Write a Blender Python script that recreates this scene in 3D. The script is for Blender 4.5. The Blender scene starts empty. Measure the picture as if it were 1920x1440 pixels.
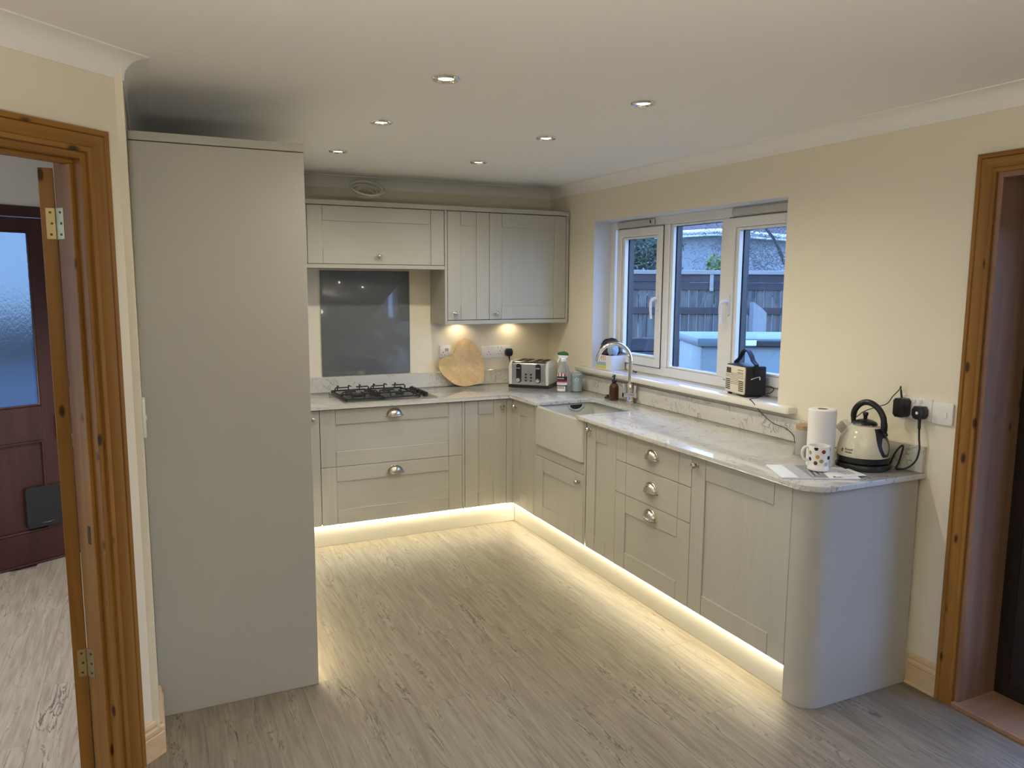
import bpy, bmesh, math, random
from mathutils import Vector, Matrix
random.seed(7)
PI = math.pi
SC = bpy.context.scene
COL = SC.collection

# ------------------------------------------------------------------ camera
YAW, PITCH, ROLL, FPX = 0.4422, 0.1307, 0.0055, 1442.75
CAM = Vector((-2.7732, -5.2006, 1.6288))
cy, sy, cp, sp = math.cos(YAW), math.sin(YAW), math.cos(PITCH), math.sin(PITCH)
F = Vector((sy*cp, cy*cp, -sp)); R0 = Vector((cy, -sy, 0)); U0 = R0.cross(F)
Rr = R0*math.cos(ROLL) + U0*math.sin(ROLL); Ur = U0*math.cos(ROLL) - R0*math.sin(ROLL)
cam_d = bpy.data.cameras.new('camera'); cam = bpy.data.objects.new('camera', cam_d); COL.objects.link(cam)
cam_d.sensor_width = 36.0; cam_d.sensor_fit = 'HORIZONTAL'; cam_d.lens = FPX*36.0/1920.0
cam_d.clip_start = 0.05; cam_d.clip_end = 200
cam.matrix_world = Matrix(((Rr.x, Ur.x, -F.x, CAM.x), (Rr.y, Ur.y, -F.y, CAM.y), (Rr.z, Ur.z, -F.z, CAM.z), (0, 0, 0, 1)))
SC.camera = cam

# ------------------------------------------------------------------ world (blue dusk sky), exposure
W = bpy.data.worlds.new('dusk_sky'); SC.world = W; W.use_nodes = True
wn = W.node_tree.nodes; wl = W.node_tree.links; wn.clear()
wo = wn.new('ShaderNodeOutputWorld'); wb = wn.new('ShaderNodeBackground'); wt = wn.new('ShaderNodeTexCoord')
wsep = wn.new('ShaderNodeSeparateXYZ'); wr = wn.new('ShaderNodeValToRGB')
wr.color_ramp.elements[0].position = 0.0; wr.color_ramp.elements[0].color = (0.40, 0.60, 1.0, 1)
wr.color_ramp.elements[1].position = 0.6; wr.color_ramp.elements[1].color = (0.22, 0.42, 1.0, 1)
wl.new(wt.outputs['Generated'], wsep.inputs[0]); wl.new(wsep.outputs['Z'], wr.inputs[0])
wl.new(wr.outputs[0], wb.inputs[0]); wb.inputs[1].default_value = 7.4
wl.new(wb.outputs[0], wo.inputs[0])
SC.view_settings.view_transform = 'Standard'; SC.view_settings.look = 'None'
SC.view_settings.exposure = 0.0; SC.view_settings.gamma = 1.0; SC.view_settings.use_curve_mapping = False
SPOT_W, ROOM_W, LED_E, PUCK_W, HALL_W = 21.5, 8.0, 64.0, 1.2, 240.0
WARM = (1.0, 0.92, 0.73)

def lamp(name, kind, loc, energy, color, radius=0.03, aim=None, cone=2.2, blend=0.7):
    d = bpy.data.lights.new(name, kind); d.energy = energy; d.color = color; d.shadow_soft_size = radius
    if kind == 'SPOT': d.spot_size = cone; d.spot_blend = blend
    o = bpy.data.objects.new(name, d); COL.objects.link(o); o.location = loc
    if aim is not None: o.rotation_euler = Vector(aim).to_track_quat('-Z', 'Y').to_euler()
    return o

ZC = 2.317
SPOTS = [(x, y) for x in (-1.815, -1.01) for y in (-2.64, -1.84, -1.01)]
for x, y in SPOTS:
    lamp('downlight_lamp', 'SPOT', (x, y, ZC-0.022), SPOT_W, WARM, 0.03, (0, 0, -1), 2.85, 0.85)
for x, y in [(-1.4, -4.3), (-2.9, -4.6), (-1.4, -5.8), (-2.9, -6.0), (-1.4, -7.2), (-2.9, -7.2)]:
    lamp('room_downlight_lamp', 'SPOT', (x, y, ZC-0.022), ROOM_W, WARM, 0.03, (0, 0, -1), 2.85, 0.85)
lamp('ceiling_fill_light', 'SPOT', (-2.95, -5.7, 1.2), 225.0, (1.0, 0.93, 0.80), 0.12, (0.15, 0.25, 1), 2.7, 0.8)  # unseen light added behind the camera to brighten the ceiling
lamp('hall_fill_light', 'SPOT', (-3.75, -1.75, 2.25), HALL_W, (0.97, 0.97, 1.0), 0.12, (0, 0, -1), 2.4, 0.6)  # added out of view to brighten the hall floor and walls

# ------------------------------------------------------------------ materials
MAT = {}
def nmat(name):
    m = bpy.data.materials.new(name); m.use_nodes = True
    nt = m.node_tree; nt.nodes.clear()
    o = nt.nodes.new('ShaderNodeOutputMaterial'); b = nt.nodes.new('ShaderNodeBsdfPrincipled')
    nt.links.new(b.outputs[0], o.inputs[0]); MAT[name] = m
    return m, nt, b
def simple(name, col, rough=0.5, metal=0.0, spec=0.5, noise=0.0, nscale=40, bump=0.0, coat=0.0, emit=None, es=0, trans=0, ior=1.45):
    m, nt, b = nmat(name)
    b.inputs['Base Color'].default_value = (*col, 1); b.inputs['Roughness'].default_value = rough
    b.inputs['Metallic'].default_value = metal; b.inputs['Specular IOR Level'].default_value = spec
    b.inputs['Coat Weight'].default_value = coat; b.inputs['Transmission Weight'].default_value = trans; b.inputs['IOR'].default_value = ior
    if emit: b.inputs['Emission Color'].default_value = (*emit, 1); b.inputs['Emission Strength'].default_value = es
    if noise or bump:
        tc = nt.nodes.new('ShaderNodeTexCoord'); n = nt.nodes.new('ShaderNodeTexNoise')
        n.inputs['Scale'].default_value = nscale; n.inputs['Detail'].default_value = 4
        nt.links.new(tc.outputs['Object'], n.inputs['Vector'])
        if noise:
            mx = nt.nodes.new('ShaderNodeMixRGB'); mx.inputs[1].default_value = (*[c*(1-noise) for c in col], 1); mx.inputs[2].default_value = (*[min(1, c*(1+noise)) for c in col], 1)
            nt.links.new(n.outputs['Fac'], mx.inputs[0]); nt.links.new(mx.outputs[0], b.inputs['Base Color'])
        if bump:
            bp = nt.nodes.new('ShaderNodeBump'); bp.inputs['Strength'].default_value = bump; bp.inputs['Distance'].default_value = 0.002
            nt.links.new(n.outputs['Fac'], bp.inputs['Height']); nt.links.new(bp.outputs[0], b.inputs['Normal'])
    return m
def wood(name, c0, c1, axis='z', along=1.2, across=22, knots=0.0, rough=0.4, rnd=False, dark=None, coat=0.0, kn=(5, 1.6)):
    m, nt, b = nmat(name); L = nt.links.new; N = nt.nodes.new
    tc = N('ShaderNodeTexCoord'); mp = N('ShaderNodeMapping')
    sc = {'x': (along, across, across), 'y': (across, along, across), 'z': (across, across, along)}[axis]
    mp.inputs['Scale'].default_value = sc
    src = tc.outputs['Object']
    if rnd:
        oi = N('ShaderNodeObjectInfo'); mul = N('ShaderNodeVectorMath'); mul.operation = 'MULTIPLY_ADD'
        cmb = N('ShaderNodeCombineXYZ'); L(oi.outputs['Random'], cmb.inputs[0]); L(oi.outputs['Random'], cmb.inputs[1]); L(oi.outputs['Random'], cmb.inputs[2])
        L(cmb.outputs[0], mul.inputs[0]); mul.inputs[1].default_value = (37, 91, 53); L(tc.outputs['Object'], mul.inputs[2]); src = mul.outputs[0]
    L(src, mp.inputs[0])
    n1 = N('ShaderNodeTexNoise'); n1.inputs['Scale'].default_value = 1.0; n1.inputs['Detail'].default_value = 6; n1.inputs['Distortion'].default_value = 0.6
    L(mp.outputs[0], n1.inputs['Vector'])
    mp2 = N('ShaderNodeMapping'); mp2.inputs['Scale'].default_value = tuple(s*(0.22 if s == across else 0.45) for s in sc); L(src, mp2.inputs[0])
    n2 = N('ShaderNodeTexNoise'); n2.inputs['Scale'].default_value = 1.0; n2.inputs['Detail'].default_value = 3; n2.inputs['Distortion'].default_value = 1.0; L(mp2.outputs[0], n2.inputs['Vector'])
    add = N('ShaderNodeMath'); add.operation = 'MULTIPLY_ADD'; add.inputs[1].default_value = 0.55; L(n1.outputs['Fac'], add.inputs[0])
    m2 = N('ShaderNodeMath'); m2.operation = 'MULTIPLY'; m2.inputs[1].default_value = 0.45; L(n2.outputs['Fac'], m2.inputs[0]); L(m2.outputs[0], add.inputs[2])
    rp = N('ShaderNodeValToRGB'); rp.color_ramp.elements[0].position = 0.36; rp.color_ramp.elements[0].color = (*c0, 1)
    rp.color_ramp.elements[1].position = 0.64; rp.color_ramp.elements[1].color = (*c1, 1); L(add.outputs[0], rp.inputs[0])
    out = rp.outputs[0]
    if dark:   # thin dark cracks / cathedral lines
        mp3 = N('ShaderNodeMapping'); mp3.inputs['Scale'].default_value = tuple(s*(0.22 if s == across else 0.5) for s in sc); L(src, mp3.inputs[0])
        n3 = N('ShaderNodeTexNoise'); n3.inputs['Scale'].default_value = 1; n3.inputs['Detail'].default_value = 5; n3.inputs['Roughness'].default_value = 0.65; n3.inputs['Distortion'].default_value = 1.6; L(mp3.outputs[0], n3.inputs['Vector'])
        sb = N('ShaderNodeMath'); sb.operation = 'SUBTRACT'; sb.inputs[1].default_value = 0.5; L(n3.outputs['Fac'], sb.inputs[0])
        ab = N('ShaderNodeMath'); ab.operation = 'ABSOLUTE'; L(sb.outputs[0], ab.inputs[0])
        r3 = N('ShaderNodeValToRGB'); r3.color_ramp.elements[0].position = 0.0; r3.color_ramp.elements[0].color = (1, 1, 1, 1); r3.color_ramp.elements[1].position = 0.03; r3.color_ramp.elements[1].color = (0, 0, 0, 1); L(ab.outputs[0], r3.inputs[0])
        gate = N('ShaderNodeMapRange'); gate.inputs['From Min'].default_value = 0.5; gate.inputs['From Max'].default_value = 0.66; L(n2.outputs['Fac'], gate.inputs['Value'])
        g2 = N('ShaderNodeMath'); g2.operation = 'MULTIPLY'; L(r3.outputs[0], g2.inputs[0]); L(gate.outputs[0], g2.inputs[1])
        mx3 = N('ShaderNodeMixRGB'); mx3.inputs[2].default_value = (*dark, 1); L(out, mx3.inputs[1]); L(g2.outputs[0], mx3.inputs[0]); out = mx3.outputs[0]
    if knots:
        mp4 = N('ShaderNodeMapping'); a, c = kn; mp4.inputs['Scale'].default_value = {'x': (c, a, a), 'y': (a, c, a), 'z': (a, a, c)}[axis]; L(src, mp4.inputs[0])
        v = N('ShaderNodeTexVoronoi'); v.inputs['Scale'].default_value = 1.0; L(mp4.outputs[0], v.inputs['Vector'])
        r4 = N('ShaderNodeValToRGB'); r4.color_ramp.elements[0].position = knots*0.55; r4.color_ramp.elements[0].color = (1, 1, 1, 1); r4.color_ramp.elements[1].position = knots; r4.color_ramp.elements[1].color = (0, 0, 0, 1); L(v.outputs['Distance'], r4.inputs[0])
        mx4 = N('ShaderNodeMixRGB'); mx4.inputs[2].default_value = (c0[0]*0.25, c0[1]*0.22, c0[2]*0.25, 1); L(out, mx4.inputs[1]); L(r4.outputs[0], mx4.inputs[0]); out = mx4.outputs[0]
    if rnd:
        hv = N('ShaderNodeHueSaturation'); mr = N('ShaderNodeMapRange'); mr.inputs['To Min'].default_value = 0.965; mr.inputs['To Max'].default_value = 1.035
        L(oi.outputs['Random'], mr.inputs['Value']); L(mr.outputs[0], hv.inputs['Value']); L(out, hv.inputs['Color']); out = hv.outputs[0]
    L(out, b.inputs['Base Color'])
    b.inputs['Specular IOR Level'].default_value = 0.25 if 'pine' in name else 0.5
    b.inputs['Roughness'].default_value = rough; b.inputs['Coat Weight'].default_value = coat; b.inputs['Coat Roughness'].default_value = 0.2
    bp = N('ShaderNodeBump'); bp.inputs['Strength'].default_value = 0.12; bp.inputs['Distance'].default_value = 0.001; L(n1.outputs['Fac'], bp.inputs['Height']); L(bp.outputs[0], b.inputs['Normal'])
    return m
def quartz():
    m, nt, b = nmat('quartz'); L = nt.links.new; N = nt.nodes.new
    tc = N('ShaderNodeTexCoord'); n0 = N('ShaderNodeTexNoise'); n0.inputs['Scale'].default_value = 5; n0.inputs['Detail'].default_value = 3; L(tc.outputs['Object'], n0.inputs['Vector'])
    mx = N('ShaderNodeMixRGB'); mx.blend_type = 'ADD'; mx.inputs[0].default_value = 0.25; L(tc.outputs['Object'], mx.inputs[1]); L(n0.outputs['Color'], mx.inputs[2])
    n1 = N('ShaderNodeTexNoise'); n1.inputs['Scale'].default_value = 15; n1.inputs['Detail'].default_value = 5; n1.inputs['Distortion'].default_value = 1.2; L(mx.outputs[0], n1.inputs['Vector'])
    s = N('ShaderNodeMath'); s.operation = 'SUBTRACT'; s.inputs[1].default_value = 0.5; L(n1.outputs['Fac'], s.inputs[0]); a = N('ShaderNodeMath'); a.operation = 'ABSOLUTE'; L(s.outputs[0], a.inputs[0])
    r = N('ShaderNodeValToRGB'); r.color_ramp.elements[0].position = 0.0; r.color_ramp.elements[0].color = (1, 1, 1, 1); r.color_ramp.elements[1].position = 0.026; r.color_ramp.elements[1].color = (0, 0, 0, 1); L(a.outputs[0], r.inputs[0])
    n2 = N('ShaderNodeTexNoise'); n2.inputs['Scale'].default_value = 9; n2.inputs['Detail'].default_value = 2; L(tc.outputs['Object'], n2.inputs['Vector'])
    g = N('ShaderNodeMapRange'); g.inputs['From Min'].default_value = 0.42; g.inputs['From Max'].default_value = 0.62; g.inputs['To Max'].default_value = 0.85; L(n2.outputs['Fac'], g.inputs['Value'])
    mu = N('ShaderNodeMath'); mu.operation = 'MULTIPLY'; L(r.outputs[0], mu.inputs[0]); L(g.outputs[0], mu.inputs[1])
    cl = N('ShaderNodeMixRGB'); cl.inputs[1].default_value = (0.62, 0.61, 0.57, 1); cl.inputs[2].default_value = (0.57, 0.56, 0.525, 1); L(n2.outputs['Fac'], cl.inputs[0])
    c2 = N('ShaderNodeMixRGB'); c2.inputs[2].default_value = (0.20, 0.19, 0.175, 1); L(mu.outputs[0], c2.inputs[0]); L(cl.outputs[0], c2.inputs[1]); L(c2.outputs[0], b.inputs['Base Color'])
    b.inputs['Roughness'].default_value = 0.055; b.inputs['Specular IOR Level'].default_value = 0.75
def glass(name, tint=(0.93, 0.96, 0.98), base=0.06):
    m = bpy.data.materials.new(name); m.use_nodes = True; nt = m.node_tree; nt.nodes.clear(); MAT[name] = m
    o = nt.nodes.new('ShaderNodeOutputMaterial'); t = nt.nodes.new('ShaderNodeBsdfTransparent'); g = nt.nodes.new('ShaderNodeBsdfGlossy'); mx = nt.nodes.new('ShaderNodeMixShader'); fr = nt.nodes.new('ShaderNodeFresnel')
    t.inputs[0].default_value = (*tint, 1); g.inputs['Roughness'].default_value = 0.0; fr.inputs['IOR'].default_value = 1.5
    ge = nt.nodes.new('ShaderNodeNewGeometry'); iv = nt.nodes.new('ShaderNodeMath'); iv.operation = 'SUBTRACT'; iv.inputs[0].default_value = 1.0; mu = nt.nodes.new('ShaderNodeMath'); mu.operation = 'MULTIPLY'
    nt.links.new(ge.outputs['Backfacing'], iv.inputs[1]); nt.links.new(iv.outputs[0], mu.inputs[0]); nt.links.new(fr.outputs[0], mu.inputs[1]); nt.links.new(mu.outputs[0], mx.inputs[0]); nt.links.new(t.outputs[0], mx.inputs[1]); nt.links.new(g.outputs[0], mx.inputs[2]); nt.links.new(mx.outputs[0], o.inputs[0])
def frosted():
    m, nt, b = nmat('frosted_glass'); L = nt.links.new; N = nt.nodes.new
    b.inputs['Base Color'].default_value = (0.085, 0.105, 0.118, 1); b.inputs['Transmission Weight'].default_value = 1; b.inputs['Roughness'].default_value = 0.2; b.inputs['IOR'].default_value = 1.35
    tc = N('ShaderNodeTexCoord'); mp = N('ShaderNodeMapping'); mp.inputs['Scale'].default_value = (1, 1, 0.45); L(tc.outputs['Object'], mp.inputs[0])
    n = N('ShaderNodeTexNoise'); n.inputs['Scale'].default_value = 150; n.inputs['Detail'].default_value = 2; L(mp.outputs[0], n.inputs['Vector'])
    bp = N('ShaderNodeBump'); bp.inputs['Strength'].default_value = 0.3; bp.inputs['Distance'].default_value = 0.003; L(n.outputs['Fac'], bp.inputs['Height']); L(bp.outputs[0], b.inputs['Normal'])

simple('wall_paint', (0.77, 0.71, 0.57), 0.75, noise=0.02, nscale=3, bump=0.04)
simple('ceiling_paint', (0.87, 0.855, 0.82), 0.8, noise=0.01, nscale=3, bump=0.03)
simple('coving_paint', (0.84, 0.82, 0.78), 0.6, noise=0.01)
simple('hall_paint', (0.62, 0.60, 0.57), 0.8, noise=0.02, nscale=3)
wood('cabinet_paint', (0.425, 0.415, 0.363), (0.455, 0.445, 0.39), 'z', 3, 90, rough=0.38)
wood('cabinet_paint_h', (0.425, 0.415, 0.363), (0.455, 0.445, 0.39), 'x', 3, 90, rough=0.38)
simple('panel_paint', (0.43, 0.415, 0.37), 0.42, noise=0.015, nscale=6)
simple('carcass', (0.05, 0.046, 0.04), 0.6, noise=0.02)  # near-black, so the shade in the gaps between fronts is in the colour
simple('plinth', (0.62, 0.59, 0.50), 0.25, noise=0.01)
quartz()
wood('laminate', (0.165, 0.135, 0.098), (0.280, 0.236, 0.175), 'y', 4.0, 75, rough=0.5, rnd=True, dark=(0.05, 0.038, 0.028))
simple('subfloor', (0.14, 0.11, 0.08), 0.8, noise=0.05)
PC0, PC1 = (0.205, 0.092, 0.017), (0.335, 0.162, 0.036)
wood('pine', PC0, PC1, 'z', 0.9, 26, knots=0.155, rough=0.5, coat=0.0, kn=(14, 6.0))
wood('pine_h', PC0, PC1, 'x', 0.9, 26, knots=0.155, rough=0.5, coat=0.0, kn=(14, 6.0))
wood('jamb_pine', (0.19, 0.10, 0.06), (0.29, 0.165, 0.105), 'z', 0.8, 18, knots=0.12, rough=0.4, coat=0.15, kn=(7, 3.5))
wood('sill_pine', (0.24, 0.13, 0.08), (0.34, 0.20, 0.13), 'y', 0.8, 18, rough=0.45, knots=0.05)
wood('bare_pine', (0.60, 0.43, 0.25), (0.70, 0.54, 0.34), 'y', 1.2, 30, rough=0.5)
wood('bare_pine_x', (0.60, 0.43, 0.25), (0.70, 0.54, 0.34), 'x', 1.2, 30, rough=0.5)
wood('mahogany', (0.026, 0.007, 0.006), (0.05, 0.012, 0.010), 'z', 1.5, 25, rough=0.35)
wood('black_door', (0.014, 0.010, 0.009), (0.024, 0.016, 0.013), 'z', 1.5, 25, rough=0.35)
wood('beech', (0.57, 0.385, 0.16), (0.74, 0.54, 0.26), 'z', 1.8, 26, rough=0.5)
wood('fence_board', (0.05, 0.046, 0.038), (0.14, 0.13, 0.11), 'z', 1.6, 16, rough=0.85, rnd=True)
wood('fence_dark', (0.03, 0.024, 0.024), (0.055, 0.046, 0.043), 'x', 1.6, 16, rough=0.85, rnd=True)
wood('fence_new', (0.2, 0.185, 0.16), (0.27, 0.25, 0.21), 'x', 1.6, 16, rough=0.8)
simple('upvc', (0.74, 0.735, 0.72), 0.28, noise=0.01)
simple('vent_plastic', (0.50, 0.485, 0.455), 0.5, noise=0.03)
simple('outer_frame', (0.018, 0.02, 0.028), 0.4, noise=0.05)
simple('sill_gloss', (0.82, 0.80, 0.75), 0.14, noise=0.01, coat=0.3)
simple('reveal_daylit', (0.66, 0.68, 0.72), 0.7, noise=0.02, nscale=3)  # cool tint carries the blue daylight falling on the window sides
glass('window_glass'); frosted()
simple('chrome', (0.78, 0.76, 0.73), 0.10, 1.0, noise=0.02)
simple('toaster_chrome', (0.50, 0.49, 0.47), 0.13, 1.0, noise=0.05)
wood('jar_lid', (0.36, 0.22, 0.10), (0.46, 0.30, 0.15), 'x', 2, 40, rough=0.5)
simple('nickel', (0.58, 0.54, 0.48), 0.25, 1.0, noise=0.04)
simple('steel', (0.40, 0.385, 0.36), 0.32, 1.0, noise=0.05, nscale=120)
simple('brass', (0.40, 0.32, 0.16), 0.5, 1.0, noise=0.15)
simple('screw_dark', (0.10, 0.07, 0.04), 0.5, 1.0, noise=0.1)
simple('cast_iron', (0.016, 0.016, 0.016), 0.5, noise=0.1, bump=0.1, nscale=200)
simple('black_plastic', (0.014, 0.014, 0.015), 0.3, noise=0.05)
simple('black_matt', (0.012, 0.012, 0.013), 0.55, noise=0.1, bump=0.15, nscale=300)
simple('dark_gap', (0.02, 0.018, 0.015), 0.9, noise=0.05)
simple('glass_grey', (0.14, 0.15, 0.16), 0.16, noise=0.01, coat=0.6)
simple('white_plastic', (0.80, 0.78, 0.73), 0.35, noise=0.01)
simple('cream_enamel', (0.70, 0.66, 0.50), 0.14, noise=0.01, coat=0.5)
simple('cream_plastic', (0.76, 0.70, 0.58), 0.35, noise=0.02)
simple('toaster_end', (0.66, 0.66, 0.62), 0.2, noise=0.01, coat=0.4)
simple('ceramic', (0.52, 0.515, 0.46), 0.07, noise=0.005, coat=0.6)
simple('mug_glaze', (0.84, 0.82, 0.76), 0.12, noise=0.01, coat=0.4)
simple('tin_blue', (0.33, 0.42, 0.46), 0.45, noise=0.12, nscale=25)
simple('rust', (0.16, 0.09, 0.05), 0.8, noise=0.3)
simple('amber_glass', (0.115, 0.034, 0.008), 0.06, noise=0.02, trans=0.55, ior=1.5)
simple('paper_towel', (0.82, 0.80, 0.76), 0.9, noise=0.015, bump=0.25, nscale=160)
simple('cardboard', (0.35, 0.25, 0.16), 0.9, noise=0.06)
simple('grey_glass', (0.42, 0.40, 0.36), 0.2, noise=0.04)
simple('paper', (0.80, 0.80, 0.79), 0.5, noise=0.02)
simple('ink_grey', (0.24, 0.24, 0.26), 0.5, noise=0.25, nscale=60)
simple('ink_mid', (0.46, 0.46, 0.48), 0.5, noise=0.2, nscale=60)
simple('ink_dark', (0.035, 0.035, 0.05), 0.5, noise=0.3, nscale=60)
simple('hose', (0.72, 0.70, 0.62), 0.5, noise=0.03)
simple('clear_plastic', (0.88, 0.90, 0.90), 0.08, noise=0.01, trans=0.85, ior=1.25)
simple('spray_white', (0.80, 0.80, 0.78), 0.4, noise=0.02)
simple('spray_green', (0.03, 0.12, 0.035), 0.4, noise=0.05)
simple('print_red', (0.42, 0.03, 0.06), 0.5, noise=0.05)
simple('print_black', (0.015, 0.02, 0.018), 0.5, noise=0.05)
simple('print_white', (0.8, 0.8, 0.78), 0.5, noise=0.02)
simple('print_coral', (0.65, 0.16, 0.09), 0.5, noise=0.05)
simple('print_yellow', (0.62, 0.55, 0.18), 0.5, noise=0.05)
simple('print_blue', (0.30, 0.45, 0.55), 0.5, noise=0.05)
for n_, c_ in dict(red=(0.30, 0.035, 0.02), navy=(0.012, 0.02, 0.04), gold=(0.58, 0.33, 0.06), sage=(0.30, 0.31, 0.14), brown=(0.20, 0.04, 0.015), lilac=(0.42, 0.45, 0.55)).items(): simple('dot_'+n_, c_, 0.2, noise=0.03)
simple('carrier_box', (0.72, 0.74, 0.76), 0.4, noise=0.03)
simple('bag_black', (0.02, 0.02, 0.024), 0.25, noise=0.3, nscale=30, bump=0.4)
simple('bag_blue', (0.28, 0.40, 0.56), 0.3, noise=0.3, nscale=30, bump=0.4)
simple('bag_brown', (0.06, 0.035, 0.03), 0.4, noise=0.3, nscale=30, bump=0.4)
simple('bag_white', (0.66, 0.64, 0.60), 0.4, noise=0.2, nscale=30, bump=0.4)
simple('lcd', (0.05, 0.05, 0.06), 0.15, noise=0.05)
simple('led_lens', (1, 0.9, 0.7), 0.4, emit=(1.0, 0.90, 0.64), es=LED_E, noise=0.001)
simple('bulb', (1, 1, 1), 0.4, emit=(1.0, 0.95, 0.84), es=9.0, noise=0.001)
simple('puck', (1, 1, 1), 0.4, emit=(1.0, 0.88, 0.65), es=6.0, noise=0.001)
simple('render_wall', (0.24, 0.252, 0.252), 0.9, noise=0.03, nscale=8)
simple('roof_tile', (0.12, 0.072, 0.06), 0.8, noise=0.2, nscale=8)
simple('lawn', (0.03, 0.042, 0.021), 0.95, noise=0.4, nscale=3)
simple('added_pale_slab', (0.36, 0.36, 0.35), 0.9, noise=0.1, nscale=6)  # for the pale slab added outside the frosted front door
simple('concrete', (0.24, 0.234, 0.216), 0.9, noise=0.1, nscale=20)
simple('box_lid', (0.132, 0.174, 0.18), 0.5, noise=0.06, nscale=8)
simple('box_body', (0.216, 0.258, 0.252), 0.5, noise=0.06, nscale=8)
simple('leaf_dark', (0.033, 0.051, 0.024), 0.7, noise=0.35, nscale=6)
simple('leaf_lime', (0.12, 0.156, 0.03), 0.7, noise=0.35, nscale=6)
simple('twig', (0.06, 0.06, 0.051), 0.8, noise=0.3, nscale=6)
simple('blossom', (0.372, 0.312, 0.312), 0.8, noise=0.2, nscale=6)

# ------------------------------------------------------------------ mesh helpers
I4 = Matrix.Identity(4)
def nb(): return bmesh.new()
def box(bm, x0, x1, y0, y1, z0, z1, bev=0.0, seg=1, mi=0, M=I4):
    vs = [bm.verts.new(M @ Vector((x, y, z))) for z in (z0, z1) for y in (y0, y1) for x in (x0, x1)]
    fs = [bm.faces.new([vs[i] for i in q]) for q in ((0, 2, 3, 1), (4, 5, 7, 6), (0, 1, 5, 4), (2, 6, 7, 3), (0, 4, 6, 2), (1, 3, 7, 5))]
    for f in fs: f.material_index = mi
    if bev > 0:
        es = list({e for f in fs for e in f.edges})
        r = bmesh.ops.bevel(bm, geom=es, offset=bev, segments=seg, affect='EDGES', profile=0.5)
        for f in r['faces']: f.material_index = mi
    return fs
def frame(bm, x0, x1, y0, y1, z0, z1, w, wt=None, wb=None, bev=0.0, mi=0):
    wt = w if wt is None else wt; wb = w if wb is None else wb
    R = []
    for y in (y0, y1):
        R.append([bm.verts.new((x, y, z)) for x, z in ((x0, z0), (x1, z0), (x1, z1), (x0, z1))]); R.append([bm.verts.new((x, y, z)) for x, z in ((x0+w, z0+wb), (x1-w, z0+wb), (x1-w, z1-wt), (x0+w, z1-wt))])
    fs = []
    for k in range(4):
        j = (k+1) % 4
        for A, B in ((R[0], R[1]), (R[1], R[3]), (R[3], R[2]), (R[2], R[0])): fs.append(bm.faces.new((A[k], A[j], B[j], B[k])))
    for f in fs: f.material_index = mi
    bmesh.ops.recalc_face_normals(bm, faces=fs)
    if bev:
        es = [e for e in {e for f in fs for e in f.edges} if e.calc_face_angle(0) > 0.1]
        bmesh.ops.bevel(bm, geom=es, offset=bev, segments=1, affect='EDGES')
def lathe(bm, prof, n=24, M=I4, mi=0, a0=0.0, a1=2*PI):
    full = abs(a1-a0-2*PI) < 1e-6; m = n if full else n+1
    rings = []
    for r, z in prof:
        if r < 1e-7: rings.append([bm.verts.new(M @ Vector((0, 0, z)))])
        else: rings.append([bm.verts.new(M @ Vector((r*math.cos(a0+(a1-a0)*k/n), r*math.sin(a0+(a1-a0)*k/n), z))) for k in range(m)])
    for A, B in zip(rings, rings[1:]):
        for k in range(n):
            k2 = (k+1) % m
            a, b = (A[k], A[k2]) if len(A) > 1 else (A[0], A[0]); c, d = (B[k2], B[k]) if len(B) > 1 else (B[0], B[0])
            q = []
            for v in (a, b, c, d):
                if v not in q: q.append(v)
            if len(q) > 2:
                try: bm.faces.new(q).material_index = mi
                except ValueError: pass
def tube(bm, pts, r, n=8, mi=0, caps=True, closed=False):
    pts = [Vector(p) for p in pts]; N = len(pts); rs = r if isinstance(r, (list, tuple)) else [r]*N
    t0 = None; rings = []
    for i, p in enumerate(pts):
        if closed: t = (pts[(i+1) % N]-pts[i-1]).normalized()
        else: t = (pts[min(i+1, N-1)]-pts[max(i-1, 0)]).normalized()
        if t0 is None:
            u = t.orthogonal().normalized()
        else:
            u = (u - t*u.dot(t)); u = u.normalized() if u.length > 1e-6 else t.orthogonal().normalized()
        t0 = t; w = t.cross(u)
        rings.append([bm.verts.new(p + (u*math.cos(2*PI*k/n)+w*math.sin(2*PI*k/n))*rs[i]) for k in range(n)])
    for i in range(N if closed else N-1):
        A, B = rings[i], rings[(i+1) % N]
        for k in range(n): bm.faces.new((A[k], A[(k+1) % n], B[(k+1) % n], B[k])).material_index = mi
    if caps and not closed:
        bm.faces.new(list(reversed(rings[0]))).material_index = mi; bm.faces.new(rings[-1]).material_index = mi
def smooth_path(pts, sub=6):
    P = [Vector(p) for p in pts]; out = []
    for i in range(len(P)-1):
        p0, p1, p2, p3 = P[max(i-1, 0)], P[i], P[i+1], P[min(i+2, len(P)-1)]
        for k in range(sub):
            t = k/sub
            out.append(0.5*((2*p1)+(-p0+p2)*t+(2*p0-5*p1+4*p2-p3)*t*t+(-p0+3*p1-3*p2+p3)*t**3))
    out.append(P[-1]); return out
def prism(bm, poly, z0, z1, M=I4, mi=0, bev=0.0):
    a = [bm.verts.new(M @ Vector((x, y, z0))) for x, y in poly]; b = [bm.verts.new(M @ Vector((x, y, z1))) for x, y in poly]
    n = len(poly); fs = [bm.faces.new(list(reversed(a))), bm.faces.new(b)]
    for i in range(n): fs.append(bm.faces.new((a[i], a[(i+1) % n], b[(i+1) % n], b[i])))
    for f in fs: f.material_index = mi
    if bev:
        es = list(set(fs[0].edges) | set(fs[1].edges)); r = bmesh.ops.bevel(bm, geom=es, offset=bev, segments=2, affect='EDGES', profile=0.5)
        for f in r['faces']: f.material_index = mi
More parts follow.
